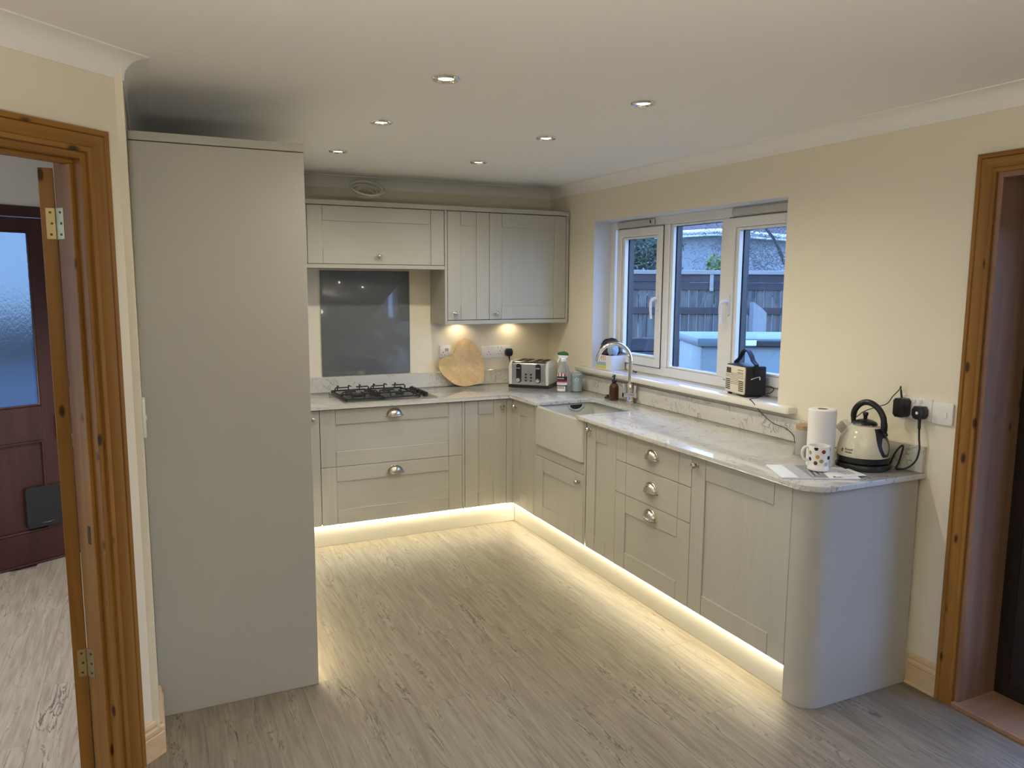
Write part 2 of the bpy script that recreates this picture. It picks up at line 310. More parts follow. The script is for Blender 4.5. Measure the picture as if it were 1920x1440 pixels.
def mesh_of(name, bm, mats, ang=35):
    bmesh.ops.recalc_face_normals(bm, faces=bm.faces)
    me = bpy.data.meshes.new(name); bm.to_mesh(me); bm.free()
    for m in (mats if isinstance(mats, (list, tuple)) else [mats]): me.materials.append(MAT[m])
    if ang:
        me.polygons.foreach_set('use_smooth', [True]*len(me.polygons)); me.set_sharp_from_angle(angle=math.radians(ang))
    return me
def inst(name, me, parent=None, loc=(0, 0, 0), rot=(0, 0, 0), label=None):
    o = bpy.data.objects.new(name, me); COL.objects.link(o); o.parent = parent; o.location = loc; o.rotation_euler = rot
    if label: o['label'] = label
    return o
def part(name, bm, mats, parent, loc=(0, 0, 0), rot=(0, 0, 0), label=None, ang=35):
    return inst(name, mesh_of(name, bm, mats, ang), parent, loc, rot, label)
def stuff(o): o['kind'] = 'stuff'; return o
def tag(o, label, cat, group=None):
    o['label'] = label; o['category'] = cat
    if group: o['group'] = group
    return o
def thing(name, label, cat, loc=(0, 0, 0), rz=0.0, group=None):
    o = bpy.data.objects.new(name, None); COL.objects.link(o); o.location = loc; o.rotation_euler = (0, 0, rz); o.empty_display_size = 0.05
    return tag(o, label, cat, group)
def struct(name, bm, mats, parent=None, ang=35, loc=(0, 0, 0), rz=0):
    o = part(name, bm, mats, parent, loc, (0, 0, rz), None, ang)
    if parent is None: o['kind'] = 'structure'
    return o
def struct_empty(name, loc, rz=0.0):
    o = bpy.data.objects.new(name, None); COL.objects.link(o); o.location = loc; o.rotation_euler = (0, 0, rz); o['kind'] = 'structure'; o.empty_display_size = 0.05
    return o
def text_mesh(s, size, mat, ext=0.0003):
    c = bpy.data.curves.new('print', 'FONT'); c.body = s; c.size = size; c.extrude = ext; c.align_x = 'CENTER'; c.align_y = 'CENTER'
    o = bpy.data.objects.new('print', c); COL.objects.link(o); bpy.context.view_layer.update()
    me = bpy.data.meshes.new_from_object(o.evaluated_get(bpy.context.evaluated_depsgraph_get())); bpy.data.objects.remove(o); bpy.data.curves.remove(c)
    me.materials.clear(); me.materials.append(MAT[mat]); return me
def RX(a): return Matrix.Rotation(a, 4, 'X')
def RY(a): return Matrix.Rotation(a, 4, 'Y')
def RZ(a): return Matrix.Rotation(a, 4, 'Z')
def T(*v): return Matrix.Translation(Vector(v))
def rrect(x0, x1, y0, y1, r, n=5):
    out = []
    for cx, cyy, a in ((x1-r, y0+r, -PI/2), (x1-r, y1-r, 0), (x0+r, y1-r, PI/2), (x0+r, y0+r, PI)):
        for k in range(n+1): out.append((cx+r*math.cos(a+PI/2*k/n), cyy+r*math.sin(a+PI/2*k/n)))
    return out

# ------------------------------------------------------------------ dimensions (metres)
DF, WF, PF, ZB, ZW, ZWB = 0.5754, 0.6032, 0.546, 0.139, 0.8864, 0.8657
LX = -2.805                       # kitchen left wall face
C = Vector((LX, -2.425, 0)); TH = math.radians(42)
DT = Vector((-math.cos(TH), -math.sin(TH), 0)); DN = Vector((math.sin(TH), -math.cos(TH), 0))   # along the diagonal wall, and its face normal
DEND = C + DT*2.4
HZ = 2.45
# window opening / door opening in right wall
WY0, WY1, WZ0, WZ1 = -0.634, -2.390, 1.015, 2.044
DY0, DY1, DZ1 = -3.392, -4.75, 2.03
WT = 0.30                         # right wall thickness

# ------------------------------------------------------------------ room shell
bm = nb(); box(bm, -6.0, 0.0, -8.4, 0.5, -0.06, -0.0095); floor = struct('floor', bm, 'subfloor')
PW, PL = 0.190, 1.285
bm = nb(); box(bm, -PW/2+.0002, PW/2-.0002, -PL/2+.0002, PL/2-.0002, -0.0095, 0.0, 0.0005); plank_me = mesh_of('plank', bm, 'laminate', 0)
cols = 30
for i in range(cols):
    x = -PW/2 - i*PW
    off = [0.0, 0.47, 0.86, 0.28, 1.05, 0.62][i % 6]
    y = -7.3 + off
    while y - PL/2 < 0.45:
        lo = -4.9 if x < -4.5 else -5.9
        if y > lo and not (x < -2.95 and y > 0.3): inst('plank', plank_me, floor, (x, y, 0))
        y += PL
bm = nb(); box(bm, -6.0, 0.3, -8.4, 0.5, ZC, ZC+0.1); struct('ceiling', bm, 'ceiling_paint')
bm = nb(); box(bm, LX-0.1, WT, 0.0, 0.15, -0.0, ZC); struct('wall_back', bm, 'wall_paint')
bm = nb()
for a in ((0, WT, WY0, 0.0, 0, ZC), (0, WT, WY1, WY0, 0, WZ0), (0, WT, WY1, WY0, WZ1, ZC), (0, WT, DY0, WY1, 0, ZC), (0, WT, DY1, DY0, DZ1, ZC), (0, WT, -8.4, DY1, 0, ZC)):
    box(bm, *a)
struct('wall_right', bm, 'wall_paint')
bm = nb(); box(bm, LX-0.1, LX, C.y-0.02, 0.0, 0, ZC); struct('wall_left', bm, ['wall_paint'])
# diagonal wall with the pine doorway; local x runs left along the wall from the corner, local y into the hall
DS0, DS1, DZD, DTH = 0.147, 0.965, 2.006, 0.112
bm = nb()
for a in ((0.0, DS0, 0, DTH, 0, ZC), (DS0, DS1, 0, DTH, DZD, ZC), (DS1, 2.4, 0, DTH, 0, ZC)):
    box(bm, *a)
DM = Matrix(((DT.x, -DN.x, 0, C.x), (DT.y, -DN.y, 0, C.y), (0, 0, 1, 0), (0, 0, 0, 1)))
for v in bm.verts: v.co = DM @ v.co
struct('wall_diagonal', bm, 'wall_paint')
bm = nb(); box(bm, DEND.x-0.1, DEND.x, -8.4, DEND.y+0.03, 0, ZC); struct('wall_dining', bm, 'wall_paint')
bm = nb(); box(bm, DEND.x, 0, -8.4, -8.25, 0, ZC); struct('wall_rear', bm, 'wall_paint')
# hall walls
HA = Vector((-3.592, -0.24, 0)); HD = Vector((math.cos(math.radians(28)), math.sin(math.radians(28)), 0)); HNm = Vector((HD.y, -HD.x, 0))
HM = Matrix(((HD.x, -HNm.x, 0, HA.x), (HD.y, -HNm.y, 0, HA.y), (0, 0, 1, 0), (0, 0, 0, 1)))   # local x right along the front wall, local y outwards
FD0, FD1 = -0.50, 0.44
bm = nb()
for a in ((-2.0, FD0, 0.0, 0.2, 0, ZC), (FD1, 0.80, 0.0, 0.2, 0, ZC), (FD0, FD1, 0.0, 0.2, 2.035, ZC)): box(bm, *a, M=HM)
struct('wall_hall_front', bm, 'hall_paint')
hl = HM @ Vector((-2.0, 0, 0))
bm = nb()
for a in ((hl.x-0.1, hl.x, -4.6, hl.y+0.2, 0, 0.9), (hl.x-0.1, hl.x, -4.6, hl.y+0.2, 2.1, ZC), (hl.x-0.1, hl.x, -4.6, -3.0, 0.9, 2.1), (hl.x-0.1, hl.x, -1.6, hl.y+0.2, 0.9, 2.1)): box(bm, *a)
struct('wall_hall_side', bm, 'hall_paint')
bm = nb(); box(bm, hl.x, DEND.x, -4.6, -4.5, 0, ZC); struct('wall_hall_end', bm, 'hall_paint')

# coving and skirting
POLY = [Vector((DEND.x, DEND.y)), Vector((C.x, C.y)), Vector((LX, 0)), Vector((0, 0)), Vector((0, -8.25))]
def offs(poly, d):
    out = []
    n = len(poly)
    for i, p in enumerate(poly):
        ns = []
        if i > 0: t = (poly[i]-poly[i-1]).normalized(); ns.append(Vector((t.y, -t.x)))
        if i < n-1: t = (poly[i+1]-poly[i]).normalized(); ns.append(Vector((t.y, -t.x)))
        if len(ns) == 1: out.append(p+ns[0]*d)
        else:
            m = ns[0]+ns[1]; out.append(p + m*(d*2/m.length_squared))
    return out
def mould(poly, prof, i):
    bm = nb(); A = []; B = []
    for d, z in prof:
        o = offs(poly, d); A.append(bm.verts.new((o[i].x, o[i].y, z))); B.append(bm.verts.new((o[i+1].x, o[i+1].y, z)))
    n = len(prof)
    for k in range(n): bm.faces.new((A[k], A[(k+1) % n], B[(k+1) % n], B[k]))
    bm.faces.new(A); bm.faces.new(list(reversed(B))); return bm
cvd, cvh = 0.074, 0.068
cov = [(0, ZC-cvh-0.004), (0.004, ZC-cvh-0.004), (0.005, ZC-cvh)] + [(cvd*(1-math.cos(a))+0.005*(1-math.sin(a)), ZC-cvh+cvh*math.sin(a)*0.93) for a in [PI/2*k/7 for k in range(1, 8)]] + [(cvd+0.004, ZC-0.004), (cvd+0.004, ZC), (0, ZC)]
for i in range(4): struct('trim_%d' % (i+1), mould(POLY, cov, i), 'coving_paint')
skp = [(0, 0), (0.016, 0), (0.016, 0.078), (0.013, 0.081), (0.013, 0.086), (0.016, 0.089), (0.015, 0.100), (0.009, 0.106), (0.009, 0.112), (0.011, 0.116), (0.009, 0.126), (0.003, 0.131), (0, 0.131)]
SP = [Vector((C.x, C.y)) + Vector((DT.x, DT.y))*0.078, Vector((C.x, C.y)), Vector((LX, -2.195))]
struct('baseboard_diagonal', mould(SP, skp, 0), 'bare_pine_x'); struct('baseboard_left', mould(SP, skp, 1), 'bare_pine')
SR = [Vector((0, -3.19)), Vector((0, -3.321))]
sb = struct('baseboard_right', mould(SR, skp, 0), 'bare_pine')
bm = nb(); tube(bm, [(-0.018, -3.19, 0.006), (-0.018, -3.321, 0.006)], 0.007, 8); part('quadrant_bead', bm, 'bare_pine', sb)

# ------------------------------------------------------------------ pine architrave helper (profile across width w: raised outer band, ogee, inner bead)
AP = [(0.0, 0.0), (0.0, 0.020), (0.002, 0.0225), (0.014, 0.0225), (0.016, 0.0205), (0.0175, 0.014), (0.019, 0.0205), (0.024, 0.0215), (0.036, 0.021), (0.046, 0.016), (0.051, 0.0125), (0.053, 0.0105), (0.055, 0.0135), (0.064, 0.0135), (0.068, 0.0115), (0.069, 0.0)]
def arch_leg(z1, mitre=True):
    """local: x across (0 outer edge .. w inner edge), y = out of wall negative, z up; top mitred"""
    bm = nb(); A = [bm.verts.new((x, -y, 0)) for x, y in AP]; B = [bm.verts.new((x, -y, z1-x)) for x, y in AP]; n = len(AP)
    for k in range(n): bm.faces.new((A[k], A[(k+1) % n], B[(k+1) % n], B[k]))
    bm.faces.new(A); bm.faces.new(list(reversed(B))); return bm
def arch_head(L_, z1):
    """local: x 0..L from one outer edge to the other, mitred both ends"""
    bm = nb(); A = [bm.verts.new((x, -y, z1-x)) for x, y in AP]; B = [bm.verts.new((L_-x, -y, z1-x)) for x, y in AP]; n = len(AP)
    for k in range(n): bm.faces.new((A[k], A[(k+1) % n], B[(k+1) % n], B[k]))
    bm.faces.new(A); bm.faces.new(list(reversed(B))); return bm
def mirror_x(bm, c=0.0):
    for v in bm.verts: v.co.x = 2*c - v.co.x
    bmesh.ops.reverse_faces(bm, faces=bm.faces)
    return bm

# ---- door_1: pine doorway in the diagonal wall. local frame seen from the kitchen: +x to the right, so s = -x
d1 = struct_empty('door_1', C, math.atan2(-DT.y, -DT.x))
AO, AZ = 0.080, 2.075               # outer edge of the right architrave, top
W1 = (DS1 + 0.085) - AO
part('architrave', mirror_x(arch_leg(AZ)), 'pine', d1, (-AO, 0, 0))
part('architrave', arch_leg(AZ), 'pine', d1, (-(DS1+0.085), 0, 0))
part('architrave', arch_head(W1, AZ), 'pine_h', d1, (-(DS1+0.085), 0, 0))
JT = 0.02
for a_, b_, c_, d_ in ((-DS0-JT, -DS0, -DS0-JT-0.013, -DS0-JT), (-DS1, -DS1+JT, -DS1+JT, -DS1+JT+0.013)):
    bm = nb(); box(bm, a_, b_, -0.001, DTH+0.004, 0, DZD, 0.002); part('jamb', bm, 'pine', d1)
    bm = nb(); box(bm, c_, d_, 0.030, 0.070, 0, DZD-JT-0.013, 0.002); part('door_stop', bm, 'pine', d1)
bm = nb(); box(bm, -DS1+JT, -DS0-JT, -0.001, DTH+0.004, DZD-JT, DZD, 0.002); part('head_jamb', bm, 'pine_h', d1)
bm = nb(); box(bm, -DS1+JT, -DS0-JT, 0.030, 0.070, DZD-JT-0.013, DZD-JT, 0.002); part('door_stop', bm, 'pine_h', d1)
# open leaf, folded back into the hall and seen edge-on
PV = C + DT*(DS0+JT-0.006) - DN*(DTH+0.008)
vd = (PV - CAM); vd.z = 0; vd.normalize()
leaf_rz = math.atan2(vd.y, vd.x) - PI/2          # local +y = away from the camera, local -x = left
leaf = bpy.data.objects.new('door_2', None); COL.objects.link(leaf); leaf.location = PV; leaf.rotation_euler = (0, 0, leaf_rz); leaf['kind'] = 'structure'
bm = nb(); LW, LT, LH = 0.755, 0.040, 1.965
fr_ = nb(); frame(fr_, 0.0, LW, 0.0, LT, 0.008, LH, 0.095, 0.11, 0.212, 0.0015)
for v in fr_.verts: v.co = Vector((-0.004-v.co.y, v.co.x, v.co.z))
bm.free(); lfp = part('door_leaf', fr_, 'pine', leaf)
bm = nb(); box(bm, -LT-0.0035, -0.0045, 0.095, LW-0.095, 0.90, 1.06, 0.001); part('lock_rail', bm, 'pine', leaf)
for z0, z1 in ((0.22, 0.90), (1.06, LH-0.11)):
    bm = nb(); box(bm, -LT+0.008, -0.016, 0.09, LW-0.09, z0-0.004, z1+0.004, 0.004); part('panel', bm, 'pine', leaf)
bm = nb(); lathe(bm, [(0, 0.055), (0.022, 0.05), (0.027, 0.036), (0.02, 0.022), (0.01, 0.016), (0.012, 0.004), (0.026, 0.002), (0.026, 0)], 20, T(-0.004, LW-0.05, 1.0) @ RY(PI/2)); part('door_knob', bm, 'brass', leaf)
bm = nb(); lathe(bm, [(0, 0.0030), (0.0035, 0.0026), (0.0042, 0.0010)], 10); SCREW = mesh_of('screw', bm, 'screw_dark')
for zc_ in (1.80, 0.385):
    h = bpy.data.objects.new('hinge', None); COL.objects.link(h); h.parent = leaf; h.location = (0, 0, zc_)
    bm = nb(); box(bm, -0.031, -0.006, -0.0022, 0.0005, -0.047, 0.047, 0.0006); part('hinge_leaf', bm, 'brass', h)
    bm = nb(); tube(bm, [(-0.001, -0.004, -0.048), (-0.001, -0.004, 0.048)], 0.0042, 10); part('hinge_pin', bm, 'brass', h)
    for sx, szz in ((-0.019, -0.033), (-0.016, 0.0), (-0.019, 0.033)): inst('screw', SCREW, h, (sx, -0.0005, szz), (PI/2, 0, 0))
hj = Matrix.Rotation(-math.atan2(-DT.y, -DT.x), 4, 'Z')
for zc_ in (1.80, 0.385):
    bm = nb(); box(bm, -DS0-JT-0.0016, -DS0-JT+0.0004, DTH-0.027, DTH+0.003, zc_-0.047, zc_+0.047, 0.0005)
    hp = part('hinge_plate', bm, 'brass', d1)
    for yy, szz in ((DTH-0.014, -0.033), (DTH-0.016, 0.0), (DTH-0.014, 0.033)): inst('screw', SCREW, hp, (-DS0-JT-0.0006, yy, zc_+szz), (0, -PI/2, 0))
bm = nb(); box(bm, -DS0-JT-0.0142, -DS0-JT-0.0128, 0.046, 0.058, 0.80, 0.86, 0.0004); part('scar_mark', bm, 'screw_dark', d1)

# ---- door_3: dark wood front door with frosted glazing at the end of the hall
d3 = bpy.data.objects.new('door_3', None); COL.objects.link(d3); d3.matrix_world = HM; d3['kind'] = 'structure'
bm = nb(); frame(bm, FD0, FD1, -0.012, 0.10, 0.0, 2.035, 0.06, 0.06, 0.010, 0.002); part('door_frame', bm, 'mahogany', d3)
a, b = FD0+0.063, FD1-0.063
bm = nb(); frame(bm, a, b, 0.0, 0.045, 0.012, 1.972, 0.10, 0.072, 0.178, 0.002); part('door_leaf', bm, 'mahogany', d3)
bm = nb(); box(bm, a+0.10, b-0.10, 0.0, 0.045, 0.72, 0.917, 0.002); part('mid_rail', bm, 'mahogany', d3)
bm = nb(); box(bm, a+0.095, b-0.095, 0.012, 0.032, 0.185, 0.725, 0.004); pn = part('lower_panel', bm, 'mahogany', d3)
bm = nb(); box(bm, a+0.095, b-0.095, 0.018, 0.024, 0.912, 1.905); part('pane', bm, 'frosted_glass', d3)
bm = nb()
bm.free()
for z0, z1 in ((0.917, 1.90), (0.19, 0.72)):
    bm = nb(); frame(bm, a+0.10, b-0.10, -0.004, 0.008, z0, z1, 0.013, bev=0.003); part('glazing_bead', bm, 'mahogany', d3)
bm = nb(); prism(bm, rrect(0.155, 0.375, 0.215, 0.452, 0.018), -0.004, 0.016, RX(PI/2)); cf = part('cat_flap', bm, 'black_plastic', d3, (0, 0.0, 0))
bm = nb(); prism(bm, rrect(0.178, 0.352, 0.235, 0.432, 0.012), 0.004, 0.010, RX(PI/2)); part('flap', bm, 'black_matt', cf)
bm = nb(); tube(bm, [(0.18, -0.012, 0.245), (0.265, -0.014, 0.236), (0.352, -0.012, 0.247)], 0.003, 6); part('flap_edge', bm, 'nickel', cf)
bm = nb(); box(bm, b-0.034, b-0.014, -0.03, 0.0, 0.70, 0.86, 0.006); part('door_handle', bm, 'brass', d3)

# ---- door_4: dark glazed exterior door in the right wall behind pine architrave
d4 = struct_empty('door_4', (0, 0, 0), -PI/2)      # local x -> world -y, local y -> world +x
a0, a1 = -DY0, -DY1
part('architrave', arch_leg(2.098), 'pine', d4, (3.323, 0, 0)); part('architrave', mirror_x(arch_leg(2.098)), 'pine', d4, (a1+0.07, 0, 0))
part('architrave', arch_head(a1+0.07-3.323, 2.098), 'pine_h', d4, (3.323, 0, 0))
bm = nb(); box(bm, a0+0.0, a0+0.02, -0.001, 0.215, 0.02, DZ1, 0.001); part('jamb', bm, 'jamb_pine', d4)
bm = nb(); box(bm, a1-0.02, a1, -0.001, 0.215, 0.02, DZ1, 0.001); part('jamb', bm, 'jamb_pine', d4)
bm = nb(); box(bm, a0+0.02, a1-0.02, -0.001, 0.215, DZ1-0.02, DZ1, 0.001); part('head_jamb', bm, 'jamb_pine', d4)
bm = nb(); box(bm, a0+0.002, a1-0.002, -0.022, 0.215, 0.0, 0.022, 0.003); part('threshold', bm, 'sill_pine', d4)
fz = 0.022
bm = nb(); frame(bm, a0+0.001, a1-0.001, 0.2155, 0.285, 0.001, DZ1-0.001, 0.074, 0.074, 0.066, 0.002)
part('door_frame', bm, 'black_door', d4)
mid = (a0+a1)/2
for x0, x1 in ((a0+0.078, mid-0.002), (mid+0.002, a1-0.078)):
    bm = nb(); frame(bm, x0, x1, 0.20, 0.265, fz+0.05, DZ1-0.078, 0.105, 0.107, 0.15, 0.006)
    lf = part('door_leaf', bm, 'black_door', d4)
    bm = nb(); box(bm, x0+0.10, x1-0.10, 0.232, 0.238, fz+0.195, DZ1-0.18); part('pane', bm, 'window_glass', lf)
    bm = nb(); frame(bm, x0+0.105, x1-0.105, 0.196, 0.205, fz+0.2, DZ1-0.185, 0.012, bev=0.002); part('glazing_bead', bm, 'black_door', lf)

# ---- window_1: white three-light window. local frame like the right run: x -> world -y, y -> world +x
w1 = struct_empty('window_1', (0, 0, 0), -PI/2)
fx0, fx1, fzb, fzt, fy0, fy1 = -WY0, -WY1, 1.052, 2.044, 0.134, 0.200
m1, m2 = 1.263, 1.805
bm = nb()
frame(bm, fx0, fx1, fy0, fy1, fzb, fzt, 0.055, bev=0.004); part('window_frame', bm, 'upvc', w1)
for m in (m1, m2):
    bm = nb(); box(bm, m-0.03, m+0.03, fy0, fy1, fzb+0.055, fzt-0.055, 0.004); part('mullion', bm, 'upvc', w1)
x0, x1 = m1+0.030, m2-0.030; zb_, zt_ = fzb+0.055, fzt-0.055
bw = 0.022
bm = nb(); frame(bm, x0, x1, fy0+0.012, fy0+0.04, zb_, zt_, bw, bw*0.6, bw*0.6, 0.005); part('glazing_bead', bm, 'upvc', w1)
bm = nb(); box(bm, x0+0.01, x1-0.01, fy0+0.040, fy0+0.045, zb_+0.006, zt_-0.006); part('pane', bm, 'window_glass', w1)
bm = nb(); yA, yB = fy0+0.046, fy0+0.082
frame(bm, x0+0.002, x1-0.002, yA, yB, zb_, zt_, bw, bw*0.6, bw*0.5); part('spacer_bar', bm, 'outer_frame', w1)
def sash(x0, x1, z0, z1, hx):
    s = bpy.data.objects.new('sash', None); COL.objects.link(s); s.parent = w1
    bm = nb(); b_ = 0.052; ya, yb = fy0-0.014, fy0+0.045
    frame(bm, x0, x1, ya, yb, z0, z1, b_, bev=0.006)
    part('sash_frame', bm, 'upvc', s)
    g = 0.022; xa, xb, za, zb2 = x0+b_, x1-b_, z0+b_, z1-b_
    bm = nb(); frame(bm, xa, xb, ya+0.012, yb-0.012, za, zb2, g, g*0.7, g*0.7, 0.005)
    part('glazing_bead', bm, 'upvc', s)
    bm = nb(); box(bm, xa+0.006, xb-0.006, yb-0.010, yb-0.005, za+0.006, zb2-0.006); part('pane', bm, 'window_glass', s)
    bm = nb(); ya2, yb2 = yb-0.004, yb+0.032
    frame(bm, xa-0.02, xb+0.02, ya2, yb2, za-0.02, zb2+0.02, g+0.02, g*0.6+0.02, g*0.6+0.02); part('spacer_bar', bm, 'outer_frame', s)
    # espag handle: rose + cranked lever hanging down
    bm = nb(); prism(bm, rrect(-0.013, 0.013, -0.06, 0.06, 0.012), 0, 0.010, T(hx, ya, 1.515) @ RX(PI/2)); part('handle_rose', bm, 'upvc', s)
    bm = nb(); tube(bm, smooth_path([(hx, ya-0.008, 1.535), (hx, ya-0.03, 1.535), (hx-0.008, ya-0.045, 1.52), (hx-0.012, ya-0.045, 1.47), (hx-0.008, ya-0.042, 1.41)]), [0.011]*4+[0.0105]*8+[0.009]*8+[0.008]*5, 10)
    part('handle', bm, 'upvc', s)
    # dark seal line around the sash
    bm = nb(); e = 0.0035
    frame(bm, x0-e, x1+e, fy0-0.004, fy0-0.0005, z0-e, z1+e, e); part('seal', bm, 'dark_gap', s)
sash(0.735, 1.240, 1.100, 1.985, 1.214)
sash(1.838, 2.335, 1.100, 1.985, 1.864)
for x0, x1 in ((0.735, 1.15), (1.86, 2.32)):
    bm = nb(); box(bm, x0, x1, fy0-0.017, fy0, 1.995, 2.035, 0.006); part('trickle_vent', bm, 'vent_plastic', w1)
bm = nb(); box(bm, 1.115, 1.122, fy0-0.024, fy0-0.017, 2.005, 2.025, 0.001); part('vent_catch', bm, 'black_plastic', w1)
# reveals (plastered lining) and window board
bm = nb(); box(bm, fx0-0.0, fx0+0.003, 0.0005, fy0, 1.052, fzt); box(bm, fx1-0.003, fx1, 0.0005, fy0, 1.052, fzt); box(bm, fx0+0.003, fx1-0.003, 0.0005, fy0, fzt-0.003, fzt); part('reveal', bm, 'reveal_daylit', w1)
bm = nb(); prism(bm, [(0.5, -0.045), (0.50, -0.055), (0.51, -0.062), (2.505, -0.062), (2.513, -0.055), (2.513, -0.0005), (fx1-0.001, -0.0005), (fx1-0.001, 0.16), (fx0+0.001, 0.16), (fx0+0.001, -0.0005), (0.5, -0.0005)], 1.016, 1.052, bev=0.010); part('window_board', bm, 'sill_gloss', w1)

# ------------------------------------------------------------------ kitchen cabinets
SW = 0.092; GAP = 0.0022; REC = 0.007; DTK = 0.020
def knob_mesh():
    bm = nb(); lathe(bm, [(0, 0.034), (0.006, 0.0335), (0.0115, 0.031), (0.0145, 0.026), (0.0150, 0.022), (0.0125, 0.016), (0.0075, 0.013), (0.0060, 0.009), (0.0075, 0.004), (0.0105, 0.0025), (0.0105, 0)], 20, RX(PI/2))
    return mesh_of('knob', bm, 'nickel', 50)
def cup_mesh():
    bm = nb(); a, b_, c = 0.047, 0.030, 0.043; NU, NV = 20, 8; g = []
    for sgn, k in ((1, 1.0), (0, 0.93)):
        rows = []
        for j in range(NV+1):
            ph = PI/2*j/NV
            rows.append([bm.verts.new((k*a*math.cos(PI*i/NU), -k*b_*math.sin(PI*i/NU)*math.sin(ph), k*c*math.sin(PI*i/NU)*math.cos(ph))) if 0 < i < NU else None for i in range(NU+1)])
        pl = bm.verts.new((k*a, 0, 0)); pr = bm.verts.new((-k*a, 0, 0))
        for r in rows: r[0] = pl; r[NU] = pr
        g.append(rows)
        for j in range(NV):
            for i in range(NU):
                q = []
                for v in (rows[j][i], rows[j][i+1], rows[j+1][i+1], rows[j+1][i]):
                    if v not in q: q.append(v)
                if len(q) > 2: bm.faces.new(q)
    for i in range(NU):   # rim
        q = []
        for v in (g[0][NV][i], g[0][NV][i+1], g[1][NV][i+1], g[1][NV][i]):
            if v not in q: q.append(v)
        if len(q) > 2: bm.faces.new(q)
    # flange round the arch and along the front lip
    tube(bm, [(a*1.07*math.cos(PI*i/20), -0.002, c*1.07*math.sin(PI*i/20)) for i in range(21)], 0.0032, 6)
    tube(bm, [(a*math.cos(PI*i/20), -b_*math.sin(PI*i/20), 0.0) for i in range(21)], 0.0026, 6)
    for s in (-1, 1): box(bm, s*0.052-0.008, s*0.052+0.008, -0.004, 0, -0.005, 0.008, 0.002)
    return mesh_of('cup_handle', bm, 'nickel', 50)
KNOB, CUP = knob_mesh(), cup_mesh()

def shaker(parent, name, x0, x1, z0, z1, rails=True, handle=None, vert=True):
    """framed front; local front face at y=0, thickness to +DTK. the panel carries stiles, rails and handle"""
    bv = 0.0012; mt = 'cabinet_paint' if vert else 'cabinet_paint_h'
    bm = nb(); box(bm, x0+0.001, x1-0.001, REC if rails else 0.003, DTK, z0+0.001, z1-0.001); d = part(name, bm, mt, parent)
    for a, b in ((x0, x0+SW), (x1-SW, x1)):
        bm = nb(); box(bm, a, b, 0, DTK-0.004, z0, z1, bv); part('stile', bm, 'cabinet_paint', d)
    for a, b in (((z0, z0+SW), (z1-SW, z1)) if rails else ((z0, z1),)):
        bm = nb(); box(bm, x0+SW+GAP, x1-SW-GAP, 0.0004, DTK-0.004, a, b, bv); part('rail' if rails else 'centre_panel', bm, mt, d)
    if handle: inst('knob' if handle[0] == 'knob' else 'cup_handle', KNOB if handle[0] == 'knob' else CUP, d, (handle[1], 0, handle[2]))
    return d
def carcass(parent, x0, x1, y1=0.555, z0=ZB+0.002, z1=ZWB-0.0005, mat='carcass'):
    bm = nb(); box(bm, x0, x1, DTK+0.002, y1, z0, z1); return part('carcass', bm, mat, parent)
def strip(parent, x0, x1, z0=ZB-0.003, z1=ZWB-0.001):
    bm = nb(); box(bm, x0, x1, 0.001, 0.30, z0, z1, 0.001); return part('end_upright', bm, 'cabinet_paint', parent)
ZT = ZWB-0.008
BR = lambda x: (x, -DF, 0)      # back run origin
def bt(name, label, x, cat='cabinet'): return thing(name, label, cat, (x, -DF, 0), 0)
def rt(name, label, y, cat='cabinet'): return thing(name, label, cat, (-DF, y, 0), -PI/2)

# back run: from the left
t = bt('base_cabinet', 'grey base cabinet left of the wide hob drawers, half hidden by tall panel', -2.165)
carcass(t, 0.0, 0.297); shaker(t, 'door', 0.0, 0.298, ZB, ZT, handle=('knob', 0.256, 0.811))
t = bt('drawer_cabinet', 'grey cabinet of two wide pan drawers with cup handles below the hob', -1.8636)
wD = 0.9194
carcass(t, 0.0, wD); shaker(t, 'drawer', 0, wD, 0.5050, ZT, handle=('cup', 0.4625, 0.800), vert=False); shaker(t, 'drawer', 0, wD, ZB, 0.5020, handle=('cup', 0.4625, 0.433), vert=False)
strip(t, wD+0.0025, wD+0.0190)
t = bt('base_cabinet', 'narrow grey shaker base cabinet right of hob drawers, facing the room', -0.9223)
carcass(t, 0, 0.2979); shaker(t, 'door', 0, 0.2979, ZB, ZT, handle=('knob', 0.2603, 0.813))
bm = nb(); box(bm, -0.6215, -DF, -DF+0.001, -DF+0.02, ZB-0.004, ZWB-0.001, 0.001); box(bm, -DF, -DF+0.019, -0.583, -0.54, ZB-0.004, ZWB-0.001, 0.001)
tag(part('corner_post', bm, 'cabinet_paint', None), 'slim grey corner post filling the inner corner between both cabinet runs', 'corner post')
# right run
t = rt('base_cabinet', 'narrow grey shaker base cabinet left of the white sink, in the corner', -0.585)
carcass(t, 0.0, 0.3009); shaker(t, 'door', 0, 0.3009, ZB, ZT, handle=('knob', 0.046, 0.812))
t = rt('sink_cabinet', 'low grey cabinet holding up the white butler sink', -0.8880)
strip(t, 0.0, 0.0175)
sx0, sx1 = 0.0358, 0.6282
strip(t, 0.0200, 0.0345); strip(t, sx1+0.0015, sx1+0.0185); 
bm = nb(); box(bm, sx0-0.0005, sx1+0.0005, DTK+0.002, 0.555, ZB+0.002, 0.606); part('carcass', bm, 'carcass', t)
bm = nb(); box(bm, sx0+0.001, sx1-0.001, 0.001, DTK, 0.5480, 0.6095, 0.001); part('rail', bm, 'cabinet_paint_h', t)
shaker(t, 'door', sx0+0.001, sx1-0.001, ZB, 0.5445, handle=('knob', 0.580, 0.497))
t = rt('base_cabinet', 'narrow grey shaker base cabinet right of sink, left of three drawers', -1.5472)
carcass(t, 0, 0.299); shaker(t, 'door', 0, 0.299, ZB, ZT, handle=('knob', 0.036, 0.821))
